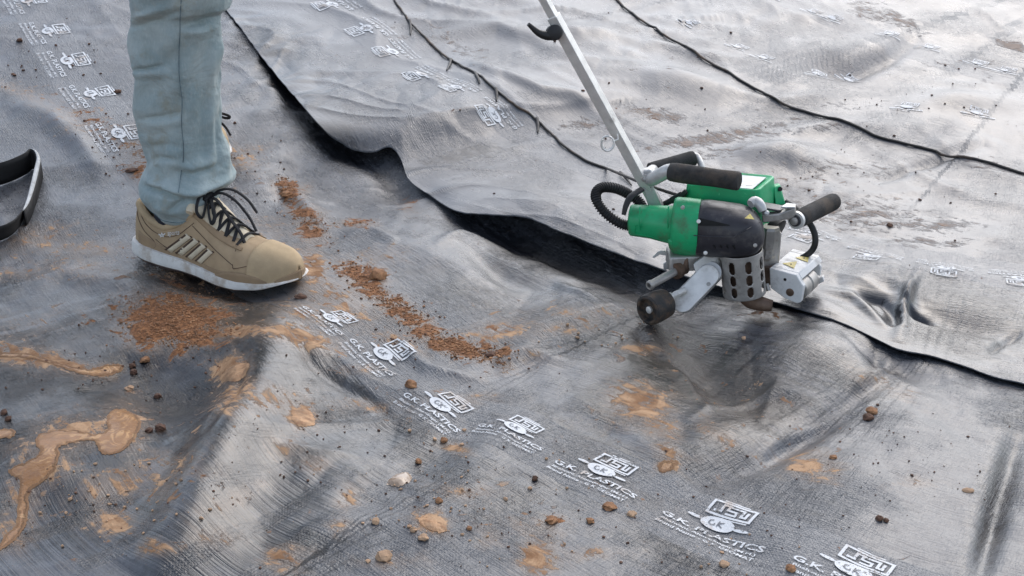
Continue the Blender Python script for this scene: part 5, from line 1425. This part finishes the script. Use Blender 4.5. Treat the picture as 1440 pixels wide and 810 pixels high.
def clod(px, py, wpx, hpx, mat, label, name='dirt_clod', cat='dirt clod', seed=None, group=None):
    p = on_ground([(px, py + hpx * .3)], top_h)[0]
    sc = math.sqrt(p[1] ** 2 + CAM_H ** 2) / FPX
    V, F = _lm[(seed if seed is not None else int(px * 7 + py)) % 8]
    a = rng.uniform(0, 6.28)
    R = np.array([[math.cos(a), -math.sin(a)], [math.sin(a), math.cos(a)]])
    Q = V.copy(); Q[:, :2] = Q[:, :2] @ R.T
    Q = Q * np.array([wpx / 2 * sc, min(wpx, hpx * 1.7) / 2 * sc, hpx / 2 * sc * .9])
    o = link_mesh(name, Q, F, mat, sharp=50)
    o.location = (p[0], p[1], p[2] + hpx * sc * .22)
    tag(o, label, cat, group)
    return o
clod(532, 385, 22, 17, M_CLOD, 'largest red brown clod on the earth trail in front of the shoe toe')
clod(578, 539, 17, 15, M_CLOD, 'round clod on a brown smear between the middle prints')
clod(226, 600, 15, 13, M_CLOD2, 'brown clod touching the right end of the branching puddle')
clod(210, 604, 11, 8, M_CLOD2, 'flatter dark clod just left of the brown clod by the puddle')
clod(204, 505, 13, 10, M_CLOD, 'upper reddish clod in the cluster left of the ridge')
clod(188, 522, 10, 10, M_CLOD2, 'dark clod lowest in the cluster left of the ridge')
clod(186, 513, 9, 9, M_CLOD2, 'dark clod second lowest in the cluster left of the ridge')
clod(222, 556, 11, 8, M_CLOD2, 'single dark clod between the cluster and the branching puddle')
clod(182, 545, 12, 7, M_CLOD3, 'flat orange pellet below the cluster of clods')
clod(6, 579, 10, 8, M_CLOD2, 'dark clod at the left edge above the orange tongue')
clod(12, 588, 9, 8, M_CLOD2, 'second dark clod at the left edge, nearer the tongue')
clod(1226, 577, 16, 11, M_CLOD, 'upper of two stuck brown pellets on the grey right side', seed=3)
clod(1221, 586, 14, 10, M_CLOD2, 'lower of two stuck brown pellets on the grey right side', seed=4)
clod(1362, 689, 16, 6, M_CLOD3, 'thin tan pellet lying alone near the right edge')
clod(1237, 728, 10, 9, M_CLOD2, 'dark crumbly clod on the grey right side near the bottom')
clod(1246, 731, 7, 6, M_CLOD2, 'tiny dark clod beside the crumbly one at lower right')
clod(1172, 642, 11, 6, M_CLOD, 'small brown clod beside the pale yellow smear at right')
clod(857, 711, 20, 10, M_CLOD, 'reddish wedge clod below the words of the second last full print', seed=5)
clod(888, 722, 13, 8, M_CLOD3, 'tan pebble right of the reddish wedge clod')
clod(830, 731, 12, 8, M_CLOD, 'small reddish clod left of the tan pebble near the bottom')
clod(776, 730, 17, 10, M_CLOD, 'reddish clod in the middle of the bottom scatter')
clod(752, 672, 8, 9, M_CLOD2, 'dark little clod standing alone left of the large words')
clod(541, 780, 20, 16, M_CLOD3, 'rounded brown stone at the bottom edge left of centre')
clod(581, 744, 9, 8, M_CLOD3, 'upper small round pebble near the kidney shaped pat')
clod(595, 755, 15, 9, M_CLOD3, 'flat orange pebble below the kidney shaped pat')
clod(528, 732, 11, 9, M_CLOD3, 'small round pebble left of the kidney shaped pat')
clod(617, 703, 10, 9, M_CLOD, 'square little clod above the kidney shaped pat')
clod(660, 742, 8, 7, M_CLOD, 'brown bead shaped pebble right of the kidney shaped pat')
clod(588, 648, 9, 8, M_CLOD, 'small red clod above the large water drop')
clod(624, 618, 10, 8, M_CLOD, 'small red clod by the muddy patch of the third print')
clod(1018, 792, 14, 8, M_CLOD3, 'tan pebble on the band by the bottom edge prints')
clod(1112, 798, 14, 9, M_CLOD, 'brown pebble at the bottom edge left of the last print')
clod(690, 498, 16, 9, M_CLOD2, 'dark clod at the lower end of the earth trail')
clod(712, 490, 12, 8, M_CLOD, 'reddish clod at the right end of the earth trail')
clod(423, 416, 16, 7, M_CLOD2, 'dark red clod just below the toe of the shoe')
clod(28, 56, 8, 6, M_CLOD2, 'dark clod left of the second print in the top left corner')
clod(186, 239, 18, 6, M_CLOD2, 'dark brown fragment on the sheet left of the jeans hem')
clod(166, 128, 10, 6, M_CLOD2, 'dark fragment beside the print left of the shin')
clod(1251, 316, 9, 6, M_CLOD2, 'dark clod on the silt right of the side grip')
clod(402, 272, 14, 9, M_CLOD, 'red clod in the upper end of the earth trail behind the shoe')

def crumbs(name, blobs, mat, label, cat='loose earth', smin=1.0, smax=4.0, sub=1):
    V = []; F = []; k = 0
    pts = []; sz = []
    for cx, cy, rx, ry, an, n in blobs:
        a = math.radians(an)
        for _ in range(n):
            u, v = rng.normal(0, .55, 2)
            pts.append((cx + rx * u * math.cos(a) - ry * v * math.sin(a), cy + rx * u * math.sin(a) + ry * v * math.cos(a)))
            sz.append(smin + (smax - smin) * rng.random() ** 2.6)
    W_ = on_ground(pts, top_h)
    bases = [lump_mesh('c', 20 + s, None, sub, .45) for s in range(6)]
    for i, (p, s) in enumerate(zip(W_, sz)):
        if p[1] > 4.5: continue
        sc = math.sqrt(p[1] ** 2 + CAM_H ** 2) / FPX * s / 2
        v, f = bases[i % 6]; a = rng.uniform(0, 6.28); c, s_ = math.cos(a), math.sin(a)
        q = v * sc * np.array([rng.uniform(.7, 1.4), rng.uniform(.7, 1.4), .8])
        q = np.stack([q[:, 0] * c - q[:, 1] * s_, q[:, 0] * s_ + q[:, 1] * c, q[:, 2]], 1) + p + [0, 0, sc * .3]
        V.append(q); F += [tuple(j + k for j in t) for t in f]; k += len(v)
    o = link_mesh(name, np.vstack(V), F, mat, sharp=45)
    tag(o, label, cat, None, 'stuff')
    return o
crumbs('crumbled_earth', [(245, 450, 60, 30, 5, 1100), (225, 470, 50, 18, 0, 160), (285, 470, 40, 16, -10, 150), (262, 428, 46, 14, 0, 120)], M_CLOD, 'crumbled red brown earth heaped in a patch below the shoe heel', smin=.9, smax=4.2)
crumbs('crumbled_earth', [(405, 266, 18, 14, 40, 160), (436, 315, 34, 18, 30, 220), (500, 314, 26, 4, 0, 40)], M_CLOD, 'red earth spilled in two streaks behind the shoe toe', smin=.8, smax=3.4)
crumbs('crumbled_earth', [(505, 388, 34, 16, 25, 160), (560, 432, 60, 14, 32, 480), (645, 488, 56, 12, 18, 700), (700, 495, 30, 10, 0, 60)], M_CLOD, 'trail of red earth crumbs running from the shoe toe towards the prints', smin=.9, smax=4.2)
crumbs('scattered_grit', [(600, 470, 160, 60, 20, 100), (150, 520, 150, 60, 0, 80), (700, 700, 240, 90, 0, 130), (1250, 660, 160, 90, 0, 90), (400, 620, 160, 120, 0, 130), (1200, 270, 220, 70, 0, 80), (1300, 120, 160, 60, 0, 40), (160, 200, 60, 40, 30, 90), (60, 80, 90, 70, 0, 50), (350, 240, 60, 50, 0, 60), (900, 120, 200, 100, 10, 25), (100, 690, 120, 80, 0, 60), (1000, 720, 200, 60, 0, 60)],
       M_CLOD2, 'dark grit and tiny earth crumbs scattered over both sheets', 'grit', .9, 4.6)
crumbs('scattered_pellets', [(640, 720, 170, 70, 0, 70), (170, 690, 130, 80, 0, 70), (1000, 780, 160, 30, 0, 24), (700, 640, 160, 50, 0, 30), (860, 470, 120, 20, 0, 20)], M_CLOD3, 'small pale mud pellets and drops scattered near the bottom', 'grit', 1.2, 7.0)
